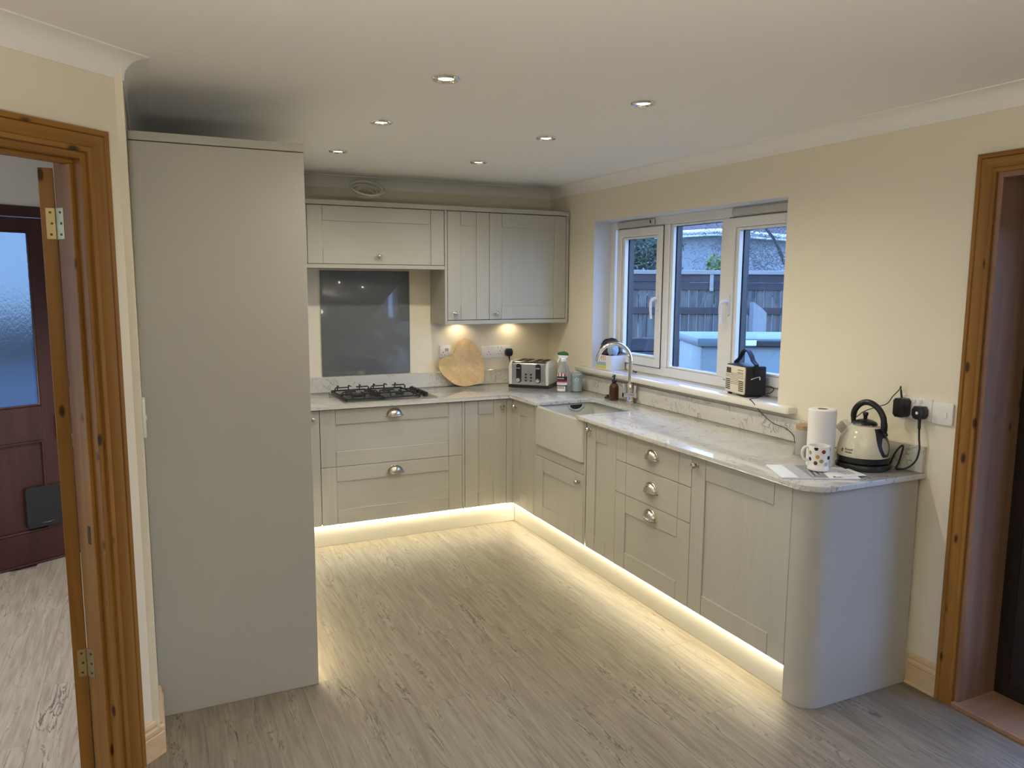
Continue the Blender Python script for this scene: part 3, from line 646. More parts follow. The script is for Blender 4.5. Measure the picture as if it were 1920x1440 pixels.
t = rt('drawer_cabinet', 'grey cabinet of three stacked drawers with nickel cup handles below quartz worktop', -1.8480)
carcass(t, 0, 0.620)
for z0, z1, hz, rl in ((0.7095, ZT, 0.779, False), (0.5410, 0.7065, 0.613, False), (ZB, 0.5380, 0.477, True)):
    shaker(t, 'drawer', 0, 0.620, z0, z1, rl, ('cup', 0.315, hz), vert=False)
t = rt('base_cabinet', 'wide grey shaker cabinet door at right end of the worktop run', -2.4710)
carcass(t, 0, 0.600); shaker(t, 'door', 0, 0.600, ZB, ZT, handle=('knob', 0.036, 0.822))
# curved end post + end panel
bm = nb(); y0, yE, rr = -3.0735, -3.186, 0.085
poly = [(-DF+0.30, y0), (-DF, y0)] + [(-DF+rr-rr*math.cos(a_), yE+rr-rr*math.sin(a_)) for a_ in [PI/2*k/10 for k in range(11)]] + [(-0.0205, yE), (-0.0205, yE+0.02), (-DF+0.30, yE+0.02)]
prism(bm, poly, 0.0006, ZWB-0.001)
tag(part('end_panel', bm, 'panel_paint', None), 'curved grey end panel closing the right cabinet run below the kettle', 'end panel')

# plinths with led strips
bm = nb(); box(bm, -2.205, -PF, -PF, -PF+0.016, 0.0006, ZB-0.006, 0.001); tag(part('kickboard', bm, 'plinth', None), 'pale kickboard lit from above below the hob cabinets', 'kickboard')
bm = nb(); box(bm, -PF, -PF+0.016, -3.073, -PF-0.001, 0.0006, ZB-0.006, 0.001); tag(part('kickboard', bm, 'plinth', None), 'long pale kickboard lit from above below the sink and drawers', 'kickboard')
def led(x0, x1, y0, y1, label, grp='warm light strips tucked above the kickboards'):
    bm = nb(); box(bm, x0, x1, y0, y1, ZB-0.0035, ZB+0.0005); o = part('led_strip', bm, 'led_lens', None); tag(o, label, 'light strip', 'warm light strips tucked above the kickboards')
LEDL = 'glowing warm light strip tucked below the cabinet doors above the pale kickboards'
led(-2.19, -0.56, -PF-0.0125, -PF-0.0035, 'glowing warm light strip below the hob cabinets, above their kickboard')
led(-PF-0.0125, -PF-0.0035, -3.066, -0.57, 'long glowing warm light strip below the sink and three drawer cabinets')

# tall cabinet run on the left wall (facing +x), with end panel and cornice
tx, ty, tz = -2.2148, -2.193, 2.1045
t = thing('tall_cabinet', 'floor to head height grey cabinet with broad plain end panel beside pine doorway', 'tall cabinet', (tx, ty, 0), PI/2)   # local x -> +y, local y -> -x
dep = tx - LX - 0.001
bm = nb(); box(bm, 0.0, 0.018, 0.0, dep, 0.0006, tz, 0.001); part('end_panel', bm, 'panel_paint', t)
bm = nb(); box(bm, 0.0185, 1.575, 0.023, dep, 0.15, tz-0.001); part('carcass', bm, 'carcass', t)
bm = nb(); box(bm, -0.002, 1.575, -0.002, dep, tz+0.003, tz+0.033, 0.002); part('cornice', bm, 'panel_paint', t)
bm = nb(); box(bm, 0.020, 1.575, 0.002, dep, tz+0.0002, tz+0.003); part('shadow_gap', bm, 'dark_gap', t)
for k in range(3):
    xa = 0.0205 + k*0.518
    shaker(t, 'door', xa, xa+0.515, 0.153, 0.90, handle=('knob', xa+(0.47 if k != 1 else 0.045), 0.82)); shaker(t, 'door', xa, xa+0.515, 0.903, tz-0.003, handle=('knob', xa+(0.47 if k != 1 else 0.045), 1.05))
bm = nb(); box(bm, 0.0195, 1.58, 0.030, 0.046, 0.0006, ZB-0.004, 0.001); tp = part('plinth', bm, 'plinth', t)
led(tx-0.027, tx-0.018, ty+0.03, ty+1.5, 'glowing warm light strip at the foot of the tall cabinet')

# wall units
ux0, ux1, uy, uzb, uzt, uzh, uxl = -0.9557, -0.0106, -0.302, 1.3459, 2.1343, 1.7144, -2.02
t = thing('wall_cabinet', 'grey wall cabinet with two shaker doors hung in the corner above sockets', 'cabinet', (ux0, uy, 0), 0)
wU = ux1-ux0; pz0, pz1 = uzb+0.030, uzt-0.030
bm = nb(); box(bm, 0.0195, wU-0.0195, 0.022, 0.300, uzb+0.012, pz1); part('carcass', bm, 'carcass', t)
bm = nb(); box(bm, 0, 0.018, -0.001, 0.3005, uzb, pz1-0.0005, 0.0012); part('side_panel', bm, 'cabinet_paint', t)
bm = nb(); box(bm, wU-0.018, wU, -0.001, 0.3005, uzb, pz1-0.0005, 0.0012); part('side_panel', bm, 'cabinet_paint', t)
bm = nb(); box(bm, 0.0185, wU-0.0185, -0.001, 0.018, uzb, uzb+0.027, 0.0012); part('light_pelmet', bm, 'cabinet_paint_h', t)
d0, d1x, d2x = 0.0215, 0.3245, wU-0.0215
shaker(t, 'door', d0, d1x-0.0015, pz0+0.001, pz1-0.0045, handle=('knob', 0.0705, 1.420)); shaker(t, 'door', d1x+0.0015, d2x, pz0+0.001, pz1-0.0045, handle=('knob', 0.3715, 1.420))
t2 = thing('wall_cabinet', 'low wide grey wall cabinet with lift-up door above the grey splashback', 'cabinet', (uxl, uy, 0), 0)
wH = ux0-uxl-0.001
bm = nb(); box(bm, 0, wH, 0.022, 0.3005, uzh, pz1-0.0005); part('carcass', bm, 'cabinet_paint', t2)
bm = nb(); box(bm, 0, wH-0.0005, -0.001, 0.020, uzh, uzh+0.025, 0.0012); part('light_pelmet', bm, 'cabinet_paint_h', t2)
shaker(t2, 'door', 0.1645, wH-0.003, uzh+0.028, pz1-0.0045, handle=('knob', -1.408-uxl, 1.792), vert=False)
bm = nb(); box(bm, 0.02, 0.1615, 0.0, 0.02, uzh+0.028, pz1-0.004, 0.001); part('filler', bm, 'cabinet_paint', t2)
bm = nb(); box(bm, uxl, ux1, uy-0.004, -0.0005, uzt-0.0295, uzt, 0.0015); tag(part('cornice', bm, 'cabinet_paint_h', None), 'long flat grey cornice board running along the tops of the wall cabinets', 'cornice')
# under-cabinet pucks
for x in (-0.755, -0.345):
    p = thing('cabinet_light', 'small round warm light under the wall cabinet, %s' % ('on the side nearer the splashback' if x < -0.5 else 'on the side nearer the window'), 'light', (x, -0.075, uzb+0.012), 0, 'lights under the wall cabinet')
    bm = nb(); lathe(bm, [(0, 0), (0.032, 0), (0.032, -0.008), (0.027, -0.009)], 24); part('housing', bm, 'nickel', p)
    bm = nb(); lathe(bm, [(0.027, -0.0085), (0, -0.0095)], 24); part('lens', bm, 'puck', p)
    lamp('cabinet_lamp', 'SPOT', (x, -0.075, uzb-0.004), PUCK_W, (1, 0.80, 0.50), 0.02, (0, 0.25, -1), 2.7, 0.6)

# ------------------------------------------------------------------ worktop, upstands, splashback
ny0, ny1, nx = -0.962, -1.466, -0.180     # sink notch
def arc(cx, cyy, r, a0, a1, n=6): return [(cx+r*math.cos(a0+(a1-a0)*k/n), cyy+r*math.sin(a0+(a1-a0)*k/n)) for k in range(n+1)]
WE = -3.204
poly = [(-2.21, -0.0006), (-2.21, -WF)] + arc(-WF-0.012, -WF-0.012, 0.012, PI/2, 0, 4) + [(-WF, ny0)]
poly += arc(nx-0.03, ny0-0.03, 0.03, PI/2, 0) + arc(nx-0.03, ny1+0.03, 0.03, 0, -PI/2) + [(-WF, ny1)]
poly += arc(-WF+0.11, WE+0.11, 0.11, PI, 1.5*PI, 10) + [(-0.0006, WE), (-0.0006, -0.0006)]
bm = nb(); prism(bm, poly, ZWB, ZW, bev=0.0022)
wt_o = part('worktop', bm, 'quartz', None)
bm = nb()
for k in range(5): tube(bm, [(-0.52+0.065*k, ny1-0.05, ZW+0.0022), (-0.52+0.065*k, ny1-0.45, ZW+0.0022)], 0.0045, 10)
cut = part('groove_cut', bm, 'quartz', None)
md = wt_o.modifiers.new('grooves', 'BOOLEAN'); md.operation = 'DIFFERENCE'; md.object = cut; md.solver = 'EXACT'
bpy.context.view_layer.update()
me = bpy.data.meshes.new_from_object(wt_o.evaluated_get(bpy.context.evaluated_depsgraph_get())); wt_o.modifiers.clear(); wt_o.data = me; bpy.data.objects.remove(cut)
me.polygons.foreach_set('use_smooth', [True]*len(me.polygons)); me.set_sharp_from_angle(angle=math.radians(30))
tag(wt_o, 'L-shaped pale veined quartz worktop with drainer grooves and rounded end', 'worktop')
bm = nb(); box(bm, -2.205, -0.0208, -0.0200, -0.0006, ZW+0.0003, 0.992, 0.0012); tag(part('upstand', bm, 'quartz', None), 'veined quartz upstand behind the hob and toaster', 'upstand')
bm = nb(); box(bm, -0.0200, -0.0006, -3.196, -0.0006, ZW+0.0003, 0.992, 0.0012); tag(part('upstand', bm, 'quartz', None), 'veined quartz upstand along the window wall behind the tap', 'upstand')
bm = nb(); prism(bm, rrect(-1.727, -1.111, 0.996, 1.704, 0.004), 0.0006, 0.0075, RX(PI/2), bev=0.001); tag(part('splashback', bm, 'glass_grey', None), 'plain dark grey glass splashback on the wall behind the hob', 'splashback')

# ------------------------------------------------------------------ sink, tap
bm = nb(); X0, X1, Y0, Y1, Z0, Z1 = -0.5905, -0.125, -1.5145, -0.9255, 0.6140, ZWB-0.0008
wl_ = 0.024; og = rrect(X0, X1, Y0, Y1, 0.022, 5); ig = rrect(X0+wl_, X1-wl_, Y0+wl_, Y1-wl_, 0.03, 5); ib = rrect(X0+wl_+0.012, X1-wl_-0.012, Y0+wl_+0.012, Y1-wl_-0.012, 0.03, 5)
def ring(pts, z): return [bm.verts.new((x, y, z)) for x, y in pts]
ogi = rrect(X0+0.006, X1-0.006, Y0+0.006, Y1-0.006, 0.018, 5); igo = rrect(X0+wl_-0.006, X1-wl_+0.006, Y0+wl_-0.006, Y1-wl_+0.006, 0.034, 5)
rings = [ring(ogi, Z0), ring(og, Z0+0.008), ring(og, Z1-0.009), ring(ogi, Z1-0.001), ring(igo, Z1-0.001), ring(ig, Z1-0.009), ring(ib, Z0+0.06), ring(rrect(X0+0.07, X1-0.07, Y0+0.07, Y1-0.07, 0.03, 5), Z0+0.042)]
for A, B in zip(rings, rings[1:]):
    for k in range(len(A)): bm.faces.new((A[k], A[(k+1) % len(A)], B[(k+1) % len(A)], B[k]))
bm.faces.new(list(reversed(rings[0]))); bm.faces.new(rings[-1])
sk = thing('butler_sink', 'white ceramic butler sink with deep plain front set into the worktop', 'sink', (0, 0, 0))
part('basin', bm, 'ceramic', sk)
bm = nb(); M_ = T(-0.305, Y1-wl_-0.0015, Z1-0.012) @ RX(PI/2)
tube(bm, [(M_ @ Vector((0.052*math.cos(a_), 0.034*math.sin(a_), 0.004))) for a_ in [PI+PI*k/14 for k in range(15)]], 0.006, 8); part('overflow_rim', bm, 'ceramic', sk)
bm = nb(); prism(bm, [(0.050*math.cos(PI+PI*k/14), 0.032*math.sin(PI+PI*k/14)) for k in range(15)], 0.0005, 0.0015, M_); part('overflow_slot', bm, 'black_matt', sk)
bm = nb(); lathe(bm, [(0, 0.003), (0.03, 0.003), (0.042, 0.0025), (0.045, 0)], 24, T(-0.357, -1.22, Z0+0.0425)); part('waste', bm, 'chrome', sk)

tp = thing('mixer_tap', 'tall chrome swan-neck mixer tap with two levers behind the sink', 'tap', (-0.058, -1.197, ZW+0.0004), 0)
bm = nb(); lathe(bm, [(0, 0), (0.030, 0), (0.030, 0.006), (0.0235, 0.010), (0.0235, 0.055), (0.0235, 0.115), (0.021, 0.120), (0.016, 0.124), (0, 0.125)], 24); part('body', bm, 'chrome', tp)
d_ = Vector((-0.186, 0.09, 0)); ext = d_.length; d_.normalize()
pts = [Vector((0, 0, 0.118)), Vector((0, 0, 0.20)), Vector((0, 0, 0.262))]
for k in range(1, 15):
    a_ = PI*0.93*k/14; pts.append(Vector((0, 0, 0.262)) + d_*(ext/2*(1-math.cos(a_))) + Vector((0, 0, 0.108*math.sin(a_))))
pts.append(pts[-1] + (pts[-1]-pts[-2]).normalized()*0.02 + Vector((0, 0, -0.008)))
bm = nb(); tube(bm, pts, 0.0128, 14); part('spout', bm, 'chrome', tp)
for nm, dv, up in (('lever', Vector((0.25, -0.97, 0)), 0.064), ('lever', Vector((-0.97, 0.25, 0)), 0.07)):
    bm = nb(); b0 = Vector((0, 0, 0.05)); tube(bm, [b0+dv*0.018, b0+dv*0.046], 0.0165, 14); e0 = b0+dv*0.037; vv = part('valve', bm, 'chrome', tp); bm = nb()
    tube(bm, [e0+Vector((0, 0, 0.005)), e0+Vector((0, 0, 0.02)), e0+Vector((0, 0, up))+dv*0.006], [0.009, 0.0088, 0.0095], 12); part(nm, bm, 'chrome', vv)

# ------------------------------------------------------------------ gas hob
hx0, hx1, hy0, hy1 = -1.702, -1.092, -0.535, -0.050
hb = thing('gas_hob', 'four burner stainless gas hob with black pan supports in the worktop', 'hob', ((hx0+hx1)/2, (hy0+hy1)/2, ZW+0.0004))
hw, hd = (hx1-hx0)/2, (hy1-hy0)/2
bm = nb(); prism(bm, rrect(-hw, hw, -hd, hd, 0.012), 0, 0.007, bev=0.003); part('hotplate', bm, 'steel', hb)
bx = [(-0.185, 0.105, 0.036), (-0.185, -0.105, 0.048), (0.075, 0.115, 0.040), (0.085, -0.115, 0.030)]
for x, y, r in bx:
    bm = nb(); lathe(bm, [(0, 0.0235), (r-0.004, 0.0235), (r, 0.022), (r, 0.010), (r+0.014, 0.010), (r+0.018, 0.0072), (0, 0.0072)], 28, T(x, y, 0)); bnr = part('burner', bm, 'steel', hb)
    bm = nb(); lathe(bm, [(0, 0.0308), (r-0.006, 0.0305), (r-0.001, 0.028), (r-0.001, 0.0240), (0, 0.0240)], 28, T(x, y, 0)); part('burner_cap', bm, 'cast_iron', bnr)
def support(x0, x1):
    bm = nb(); y0, y1 = -hd+0.035, hd-0.035; q = 0.0045; zt = 0.030; zh = 0.052
    fr2 = nb(); frame(fr2, x0-q, x1+q, 0.014, 0.024, y0-q, y1+q, 2*q, bev=0.002)
    for v in fr2.verts: v.co = Vector((v.co.x, v.co.z, v.co.y))
    bm.free(); sup = part('pan_support', fr2, 'cast_iron', hb)
    xm = (x0+x1)/2
    def finger(p, q_):
        p = Vector(p); q_ = Vector(q_); b2 = nb(); tube(b2, [(p.x, p.y, 0.020), (p.x, p.y, zh-0.006), (p.x+(q_.x-p.x)*0.08, p.y+(q_.y-p.y)*0.08, zh), (q_.x, q_.y, zh)], 0.0042, 6); part('finger', b2, 'cast_iron', sup)
    for yb in (-0.105, 0.11):
        finger((x0, yb), (xm-0.028, yb)); finger((x1, yb), (xm+0.028, yb))
    finger((xm, y0), (xm, -0.135)); finger((xm, y1), (xm, 0.14))
    for sx in (-0.075, 0.075): finger((xm+sx, y1), (xm+sx*0.98, y1-0.03)); finger((xm+sx, y0), (xm+sx*0.98, y0+0.07))
    b2 = nb(); box(b2, x0, x1, -q, q, 0.014, 0.024, 0.002); part('cross_bar', b2, 'cast_iron', sup)
    for x in (x0, x1):
        for y in (y0, y1): b2 = nb(); box(b2, x-q, x+q, y-q, y+q, 0.0072, 0.0145); part('foot', b2, 'cast_iron', sup)
support(-0.285, -0.062); support(-0.045, 0.190)
for k in range(5):
    bm = nb(); lathe(bm, [(0, 0.030), (0.014, 0.0295), (0.016, 0.027), (0.0165, 0.012), (0.019, 0.010), (0.019, 0.0074)], 18, T(0.250, -0.15+0.072*k, 0)); ck = part('control_knob', bm, 'black_plastic', hb); bm = nb(); box(bm, 0.2475, 0.2525, -0.163+0.072*k, -0.137+0.072*k, 0.0297, 0.034, 0.001); part('pointer', bm, 'black_plastic', ck)

# ------------------------------------------------------------------ heart board leaning on the back wall
def heart_outline():
    c = []
    for k in range(64):
        a_ = 2*PI*k/64; c.append((16*math.sin(a_)**3, 13*math.cos(a_)-5*math.cos(2*a_)-2*math.cos(3*a_)-math.cos(4*a_)))
    return c
ho = heart_outline(); hs = 0.0108
rot = math.radians(38)
ho = [(hs*(x*math.cos(rot)-(y+2.5)*math.sin(rot)), hs*(x*math.sin(rot)+(y+2.5)*math.cos(rot))) for x, y in ho]
HPTS = [(847, 668), (851, 654), (862, 640), (874, 634), (885, 642), (895, 655), (901, 672), (903, 690), (900, 705), (897, 715), (880, 719), (862, 722), (845, 717), (832, 708), (822, 698), (817, 686), (821, 675), (832, 668), (841, 667)]
zmin = 0.0
hbm = nb()
# outline measured from the heart itself: x along the wall, z up its face
HO = [(-0.800, 1.112), (-0.790, 1.150), (-0.765, 1.200), (-0.735, 1.226), (-0.700, 1.233), (-0.662, 1.218), (-0.622, 1.180), (-0.590, 1.120), (-0.572, 1.050), (-0.571, 0.985), (-0.580, 0.925), (-0.590, 0.908), (-0.640, 0.898), (-0.690, 0.890), (-0.745, 0.889), (-0.800, 0.905), (-0.850, 0.938), (-0.893, 0.980), (-0.918, 1.025), (-0.918, 1.060), (-0.895, 1.090), (-0.860, 1.104), (-0.825, 1.105)]
hc = (-0.74, 0.8893)
pts3 = smooth_path([(x-hc[0], z-hc[1], 0) for x, z in HO+[HO[0]]], 4)[:-1]
prism(hbm, [(p.x, p.y) for p in pts3], -0.009, 0.009, Matrix.Identity(4), bev=0.003)
hbo = part('chopping_board', hbm, 'beech', None); lean = math.radians(9)
hbo.matrix_world = T(hc[0], -0.085, ZW+0.0025) @ RX(PI/2-lean)
tag(hbo, 'heart-shaped pale wooden chopping board leaning against the back wall', 'chopping board')
# its wooden stave stripes follow the grain direction: separate laminated strip
bm = nb()
for k, (o_, w_) in enumerate(((0.0, 0.010), (0.026, 0.004), (0.048, 0.004), (0.064, 0.003))):
    p0, p1 = Vector((-0.075+o_*0.8, 0.245+o_*0.5, 0.0)), Vector((0.150+o_*0.15, 0.035+o_*1.0, 0.0)); d_ = (p1-p0); n_ = Vector((-d_.y, d_.x, 0)).normalized()*w_/2
    vs = [bm.verts.new(Vector((q.x, q.y, 0.0092))) for q in (p0-n_, p1-n_, p1+n_, p0+n_)]; bm.faces.new(vs)
stuff(part('stave_line', bm, 'bare_pine', hbo))

# ------------------------------------------------------------------ sockets and plugs
def socket_plate(parent, w, h, double=True, single_switch=False, holes=True):
    bm = nb(); prism(bm, rrect(-w/2, w/2, -h/2, h/2, 0.006), 0.0005, 0.010, RX(PI/2), bev=0.002); part('plate', bm, 'white_plastic', parent)
def pins(parent, x, z):
    bm = nb()
    box(bm, x-0.002, x+0.002, -0.0108, -0.0098, z+0.007, z+0.015); box(bm, x-0.0145, x-0.0085, -0.0108, -0.0098, z-0.010, z-0.006); box(bm, x+0.0085, x+0.0145, -0.0108, -0.0098, z-0.010, z-0.006); stuff(part('pin_hole', bm, 'dark_gap', parent))
def rocker(parent, x, z, w=0.012, h=0.018):
    bm = nb(); box(bm, x-w/2, x+w/2, -0.0135, -0.0095, z-h/2, z+h/2, 0.0015, M=I4); part('switch', bm, 'white_plastic', parent, (0, 0, 0))
def plug(parent_loc, rz, label, cord, hex_=True, body=(0.048, 0.050, 0.034), fuse=True):
    p = thing('plug', label, 'plug', parent_loc, rz)
    w, h, d = body
    bm = nb(); o8 = [(-w/2, -h*0.18), (-w*0.36, -h*0.42), (-w*0.16, -h/2), (w*0.16, -h/2), (w*0.36, -h*0.42), (w/2, -h*0.18), (w/2, h*0.22), (w*0.30, h/2), (-w*0.30, h/2), (-w/2, h*0.22)]
    prism(bm, o8, 0.0, d, RX(PI/2), bev=0.0025); part('body', bm, 'black_plastic', p)
    if fuse: bm = nb(); lathe(bm, [(0, 0.0022), (0.0055, 0.0018), (0.006, 0)], 16, T(0.0, -d, 0.0) @ RX(PI/2)); part('fuse_screw', bm, 'white_plastic', p)
    return p
# back wall
s = thing('double_socket', 'white double plug socket on the back wall between heart board and toaster', 'socket', (-0.446, -0.0, 1.124), 0); socket_plate(s, 0.236, 0.088); pins(s, -0.060, -0.012); pins(s, 0.030, -0.008); pins(s, -0.083, 0.0) if False else None
for x in (-0.030, 0.018, 0.044): rocker(s, x, 0.030 if x != -0.030 else 0.026)
rocker(s, -0.062, 0.026)
s = thing('socket', 'white wall socket partly hidden behind the heart-shaped board', 'socket', (-0.845, 0, 1.138), 0); socket_plate(s, 0.086, 0.086)
bm = nb(); box(bm, -0.006, 0.022, -0.0108, -0.0098, 0.0, 0.022); part('insert', bm, 'grey_glass', s); pins(s, -0.018, -0.018); rocker(s, 0.026, -0.01)
p = plug((-0.352, -0.0105, 1.116), 0, 'black plug in the double socket left of the toaster', None, body=(0.052, 0.058, 0.036), fuse=False)
bm = nb(); tube(bm, smooth_path([(0, -0.022, -0.027), (0.004, -0.024, -0.06), (0.020, -0.022, -0.105), (0.045, -0.016, -0.150), (0.065, -0.014, -0.20)]), [0.0055]*5+[0.0035]*20, 8); part('cord', bm, 'black_matt', p)
# right wall: local x -> -y
s = thing('double_socket', 'white double plug socket on the right wall above the kettle', 'socket', (0, -3.132, 1.140), -PI/2); socket_plate(s, 0.160, 0.086); rocker(s, 0.002, 0.030); rocker(s, 0.030, 0.030); pins(s, -0.03, -0.01); pins(s, 0.05, -0.01)
s = thing('fused_switch', 'white single switch plate beside the socket near pine door frame', 'switch', (0, -3.257, 1.136), -PI/2); socket_plate(s, 0.086, 0.086); rocker(s, 0.014, -0.004, 0.014, 0.024)
bm = nb(); prism(bm, rrect(-0.030, -0.010, -0.012, 0.012, 0.002), 0.0095, 0.0105, RX(PI/2)); part('fuse_carrier', bm, 'white_plastic', s)
# light switch on the left wall seen edge-on
s = thing('light_switch', 'white light switch on the left wall beside tall cabinet, seen edge on', 'switch', (LX, -2.315, 1.165), PI/2); socket_plate(s, 0.086, 0.13); rocker(s, 0, 0)
# kettle plug with cord to the kettle base
p = plug((-0.0105, -3.176, 1.128), -PI/2, 'black kettle plug with white fuse screw in the right socket', None, body=(0.050, 0.052, 0.036))
KX, KY = -0.147, -3.022
wp = lambda x, y, z: (-(y+3.176), x+0.0105, z-1.128)     # world -> plug local
bm = nb(); tube(bm, smooth_path([wp(-0.030, -3.178, 1.104), wp(-0.032, -3.180, 1.075), wp(-0.036, -3.186, 1.03), wp(-0.043, -3.196, 0.985), wp(-0.050, -3.190, 0.94), wp(-0.065, -3.168, 0.908), wp(-0.075, -3.135, 0.8945), wp(-0.060, -3.112, 0.8945), wp(-0.045, -3.112, 0.92), wp(-0.035, -3.118, 0.984), wp(-0.045, -3.100, 0.965), wp(-0.060, -3.092, 0.93), wp(-0.062, -3.085, 0.905)], 6), [0.006]*8+[0.0037]*65, 8); part('cord', bm, 'black_matt', p)
# radio mains adapter hanging on the left of the socket, with cord to the radio
p = thing('power_adapter', 'square black mains adapter plugged into the socket behind the kettle', 'adapter', (-0.0105, -3.090, 1.140), -PI/2)
bm = nb(); prism(bm, rrect(-0.017, 0.031, -0.040, 0.036, 0.009), 0, 0.044, RX(PI/2), bev=0.006); part('body', bm, 'black_plastic', p)
wa = lambda x, y, z: (-(y+3.090), x+0.0105, z-1.140)
bm = nb(); tube(bm, smooth_path([wa(-0.025, -3.088, 1.174), wa(-0.025, -3.083, 1.200), wa(-0.025, -3.080, 1.222), wa(-0.025, -3.073, 1.206), wa(-0.024, -3.045, 1.175), wa(-0.023, -3.020, 1.142), wa(-0.023, -2.97, 1.12), wa(-0.024, -2.90, 1.085), wa(-0.024, -2.84, 1.02), wa(-0.027, -2.80, 0.93), wa(-0.035, -2.74, 0.8905), wa(-0.06, -2.66, 0.8905), wa(-0.055, -2.60, 0.897), wa(-0.045, -2.555, 0.890), wa(-0.030, -2.530, 0.918), wa(-0.027, -2.47, 0.945), wa(-0.030, -2.395, 0.955), wa(-0.045, -2.33, 0.995), wa(-0.067, -2.285, 1.050), wa(-0.055, -2.255, 1.056), wa(0.02, -2.235, 1.0555)], 6), [0.0038]*8+[0.0019]*113, 6); part('cord', bm, 'black_matt', p)

# ------------------------------------------------------------------ toaster
tA = math.atan2(-0.62, -0.78)      # facing direction (toward the room)
tw, td, thh = 0.300, 0.270, 0.186
fc = Vector((-0.368, -0.372, 0))   # middle of the front edge
tr = thing('toaster', 'four slot toaster with chrome front and cream ends in the corner', 'toaster', (fc.x+0.115, fc.y+0.125, ZW+0.0005), math.atan2(-0.205, 0.184+0.03))
bm = nb(); box(bm, -tw/2, tw/2, -td/2, td/2, 0.0, 0.022, 0.004); part('base', bm, 'black_plastic', tr)
def arch_prof(y0, y1, z0, z1, r, n=6):
    return [(y0, z0)] + [(y0+r-r*math.cos(a_), z1-r+r*math.sin(a_)) for a_ in [PI/2*k/n for k in range(n+1)]] + [(y1-r+r*math.sin(a_), z1-r+r*math.cos(a_)) for a_ in [PI/2*k/n for k in range(n+1)]] + [(y1, z0)]
MX = Matrix(((0, 0, 1, 0), (1, 0, 0, 0), (0, 1, 0, 0), (0, 0, 0, 1)))
bm = nb(); prism(bm, arch_prof(-td/2+0.004, td/2-0.004, 0.022, thh, 0.022), -tw/2+0.026, tw/2-0.026, MX); part('shell', bm, 'toaster_chrome', tr)
for s_ in (-1, 1):
    bm = nb(); prism(bm, arch_prof(-td/2+0.001, td/2-0.001, 0.022, thh+0.002, 0.04), -tw/2+0.002 if s_ < 0 else tw/2-0.026, -tw/2+0.026 if s_ < 0 else tw/2-0.002, MX, bev=0.010); part('end_cap', bm, 'toaster_end', tr)
for x in (-0.088, -0.036, 0.036, 0.088):
    bm = nb(); prism(bm, rrect(x-0.016, x+0.016, -0.085, 0.085, 0.004), thh-0.0005, thh+0.0012); part('bread_slot', bm, 'dark_gap', tr)
for x in (-0.072, 0.072):
    bm = nb(); prism(bm, rrect(x-0.019, x+0.019, 0.036, 0.172, 0.018), td/2-0.005, td/2-0.001, RX(PI/2)); sl = part('lever_track', bm, 'black_plastic', tr)
    bm = nb(); box(bm, x-0.016, x+0.016, -td/2-0.014, -td/2, 0.136, 0.148, 0.003); part('lever', bm, 'chrome', sl)
    bm = nb(); lathe(bm, [(0, 0.016), (0.013, 0.015), (0.0145, 0.012), (0.0155, 0)], 20, T(x, -td/2-0.0, 0.057) @ RX(PI/2)); part('dial', bm, 'chrome', sl); bm = nb(); box(bm, x-0.002, x+0.002, -td/2-0.018, -td/2-0.014, 0.046, 0.068, 0.0008); part('dial_grip', bm, 'chrome', sl)
for x in (-0.019, 0.019):
    for z in (0.052, 0.074, 0.096):
        bm = nb(); lathe(bm, [(0, 0.006), (0.0065, 0.005), (0.0075, 0)], 14, T(x, -td/2+0.004, z) @ RX(PI/2)); part('button', bm, 'black_plastic', tr)

# ------------------------------------------------------------------ spray bottle, tin, amber bottle, sink plug
sp_ = thing('spray_bottle', 'clear trigger spray bottle with green top and red label beside toaster', 'spray bottle', (-0.222, -0.628, ZW+0.0004), math.radians(-25))
def oval(bm, prof, n=24, mi=0):
    rings = [[bm.verts.new((rx*math.cos(2*PI*k/n), ry*math.sin(2*PI*k/n), z)) for k in range(n)] for rx, ry, z in prof]
    for A, B in zip(rings, rings[1:]):
        for k in range(n): bm.faces.new((A[k], A[(k+1) % n], B[(k+1) % n], B[k])).material_index = mi
    bm.faces.new(list(reversed(rings[0]))).material_index = mi; bm.faces.new(rings[-1]).material_index = mi
bm = nb(); oval(bm, [(0.036, 0.024, 0), (0.040, 0.027, 0.006), (0.041, 0.028, 0.06), (0.041, 0.028, 0.15), (0.038, 0.027, 0.172), (0.026, 0.021, 0.198), (0.017, 0.016, 0.212), (0.016, 0.016, 0.218)]); part('bottle', bm, 'clear_plastic', sp_)
bm = nb(); oval(bm, [(0.018, 0.018, 0.214), (0.019, 0.019, 0.232), (0.016, 0.015, 0.236)]); part('collar', bm, 'spray_white', sp_); bm = nb(); prism(bm, [(-0.036, 0.248), (-0.030, 0.236), (-0.012, 0.234), (0.020, 0.232), (0.030, 0.244), (0.030, 0.264), (-0.036, 0.268)], -0.012, 0.012, Matrix(((1, 0, 0, 0), (0, 0, 1, 0), (0, 1, 0, 0), (0, 0, 0, 1))), bev=0.003); sh = part('trigger_head', bm, 'spray_white', sp_)
bm = nb(); tube(bm, smooth_path([(-0.026, 0, 0.240), (-0.030, 0, 0.225), (-0.040, 0, 0.208)], 4), 0.0055, 8); part('trigger', bm, 'spray_white', sh)
bm = nb(); prism(bm, [(-0.040, 0.262), (-0.034, 0.256), (0.030, 0.252), (0.036, 0.258), (0.034, 0.270), (0.010, 0.281), (-0.020, 0.279), (-0.040, 0.272)], -0.0135, 0.0135, Matrix(((1, 0, 0, 0), (0, 0, 1, 0), (0, 1, 0, 0), (0, 0, 0, 1))), bev=0.004); part('cap', bm, 'spray_green', sh)
bm = nb(); mats = ['print_white', 'print_red', 'print_black']
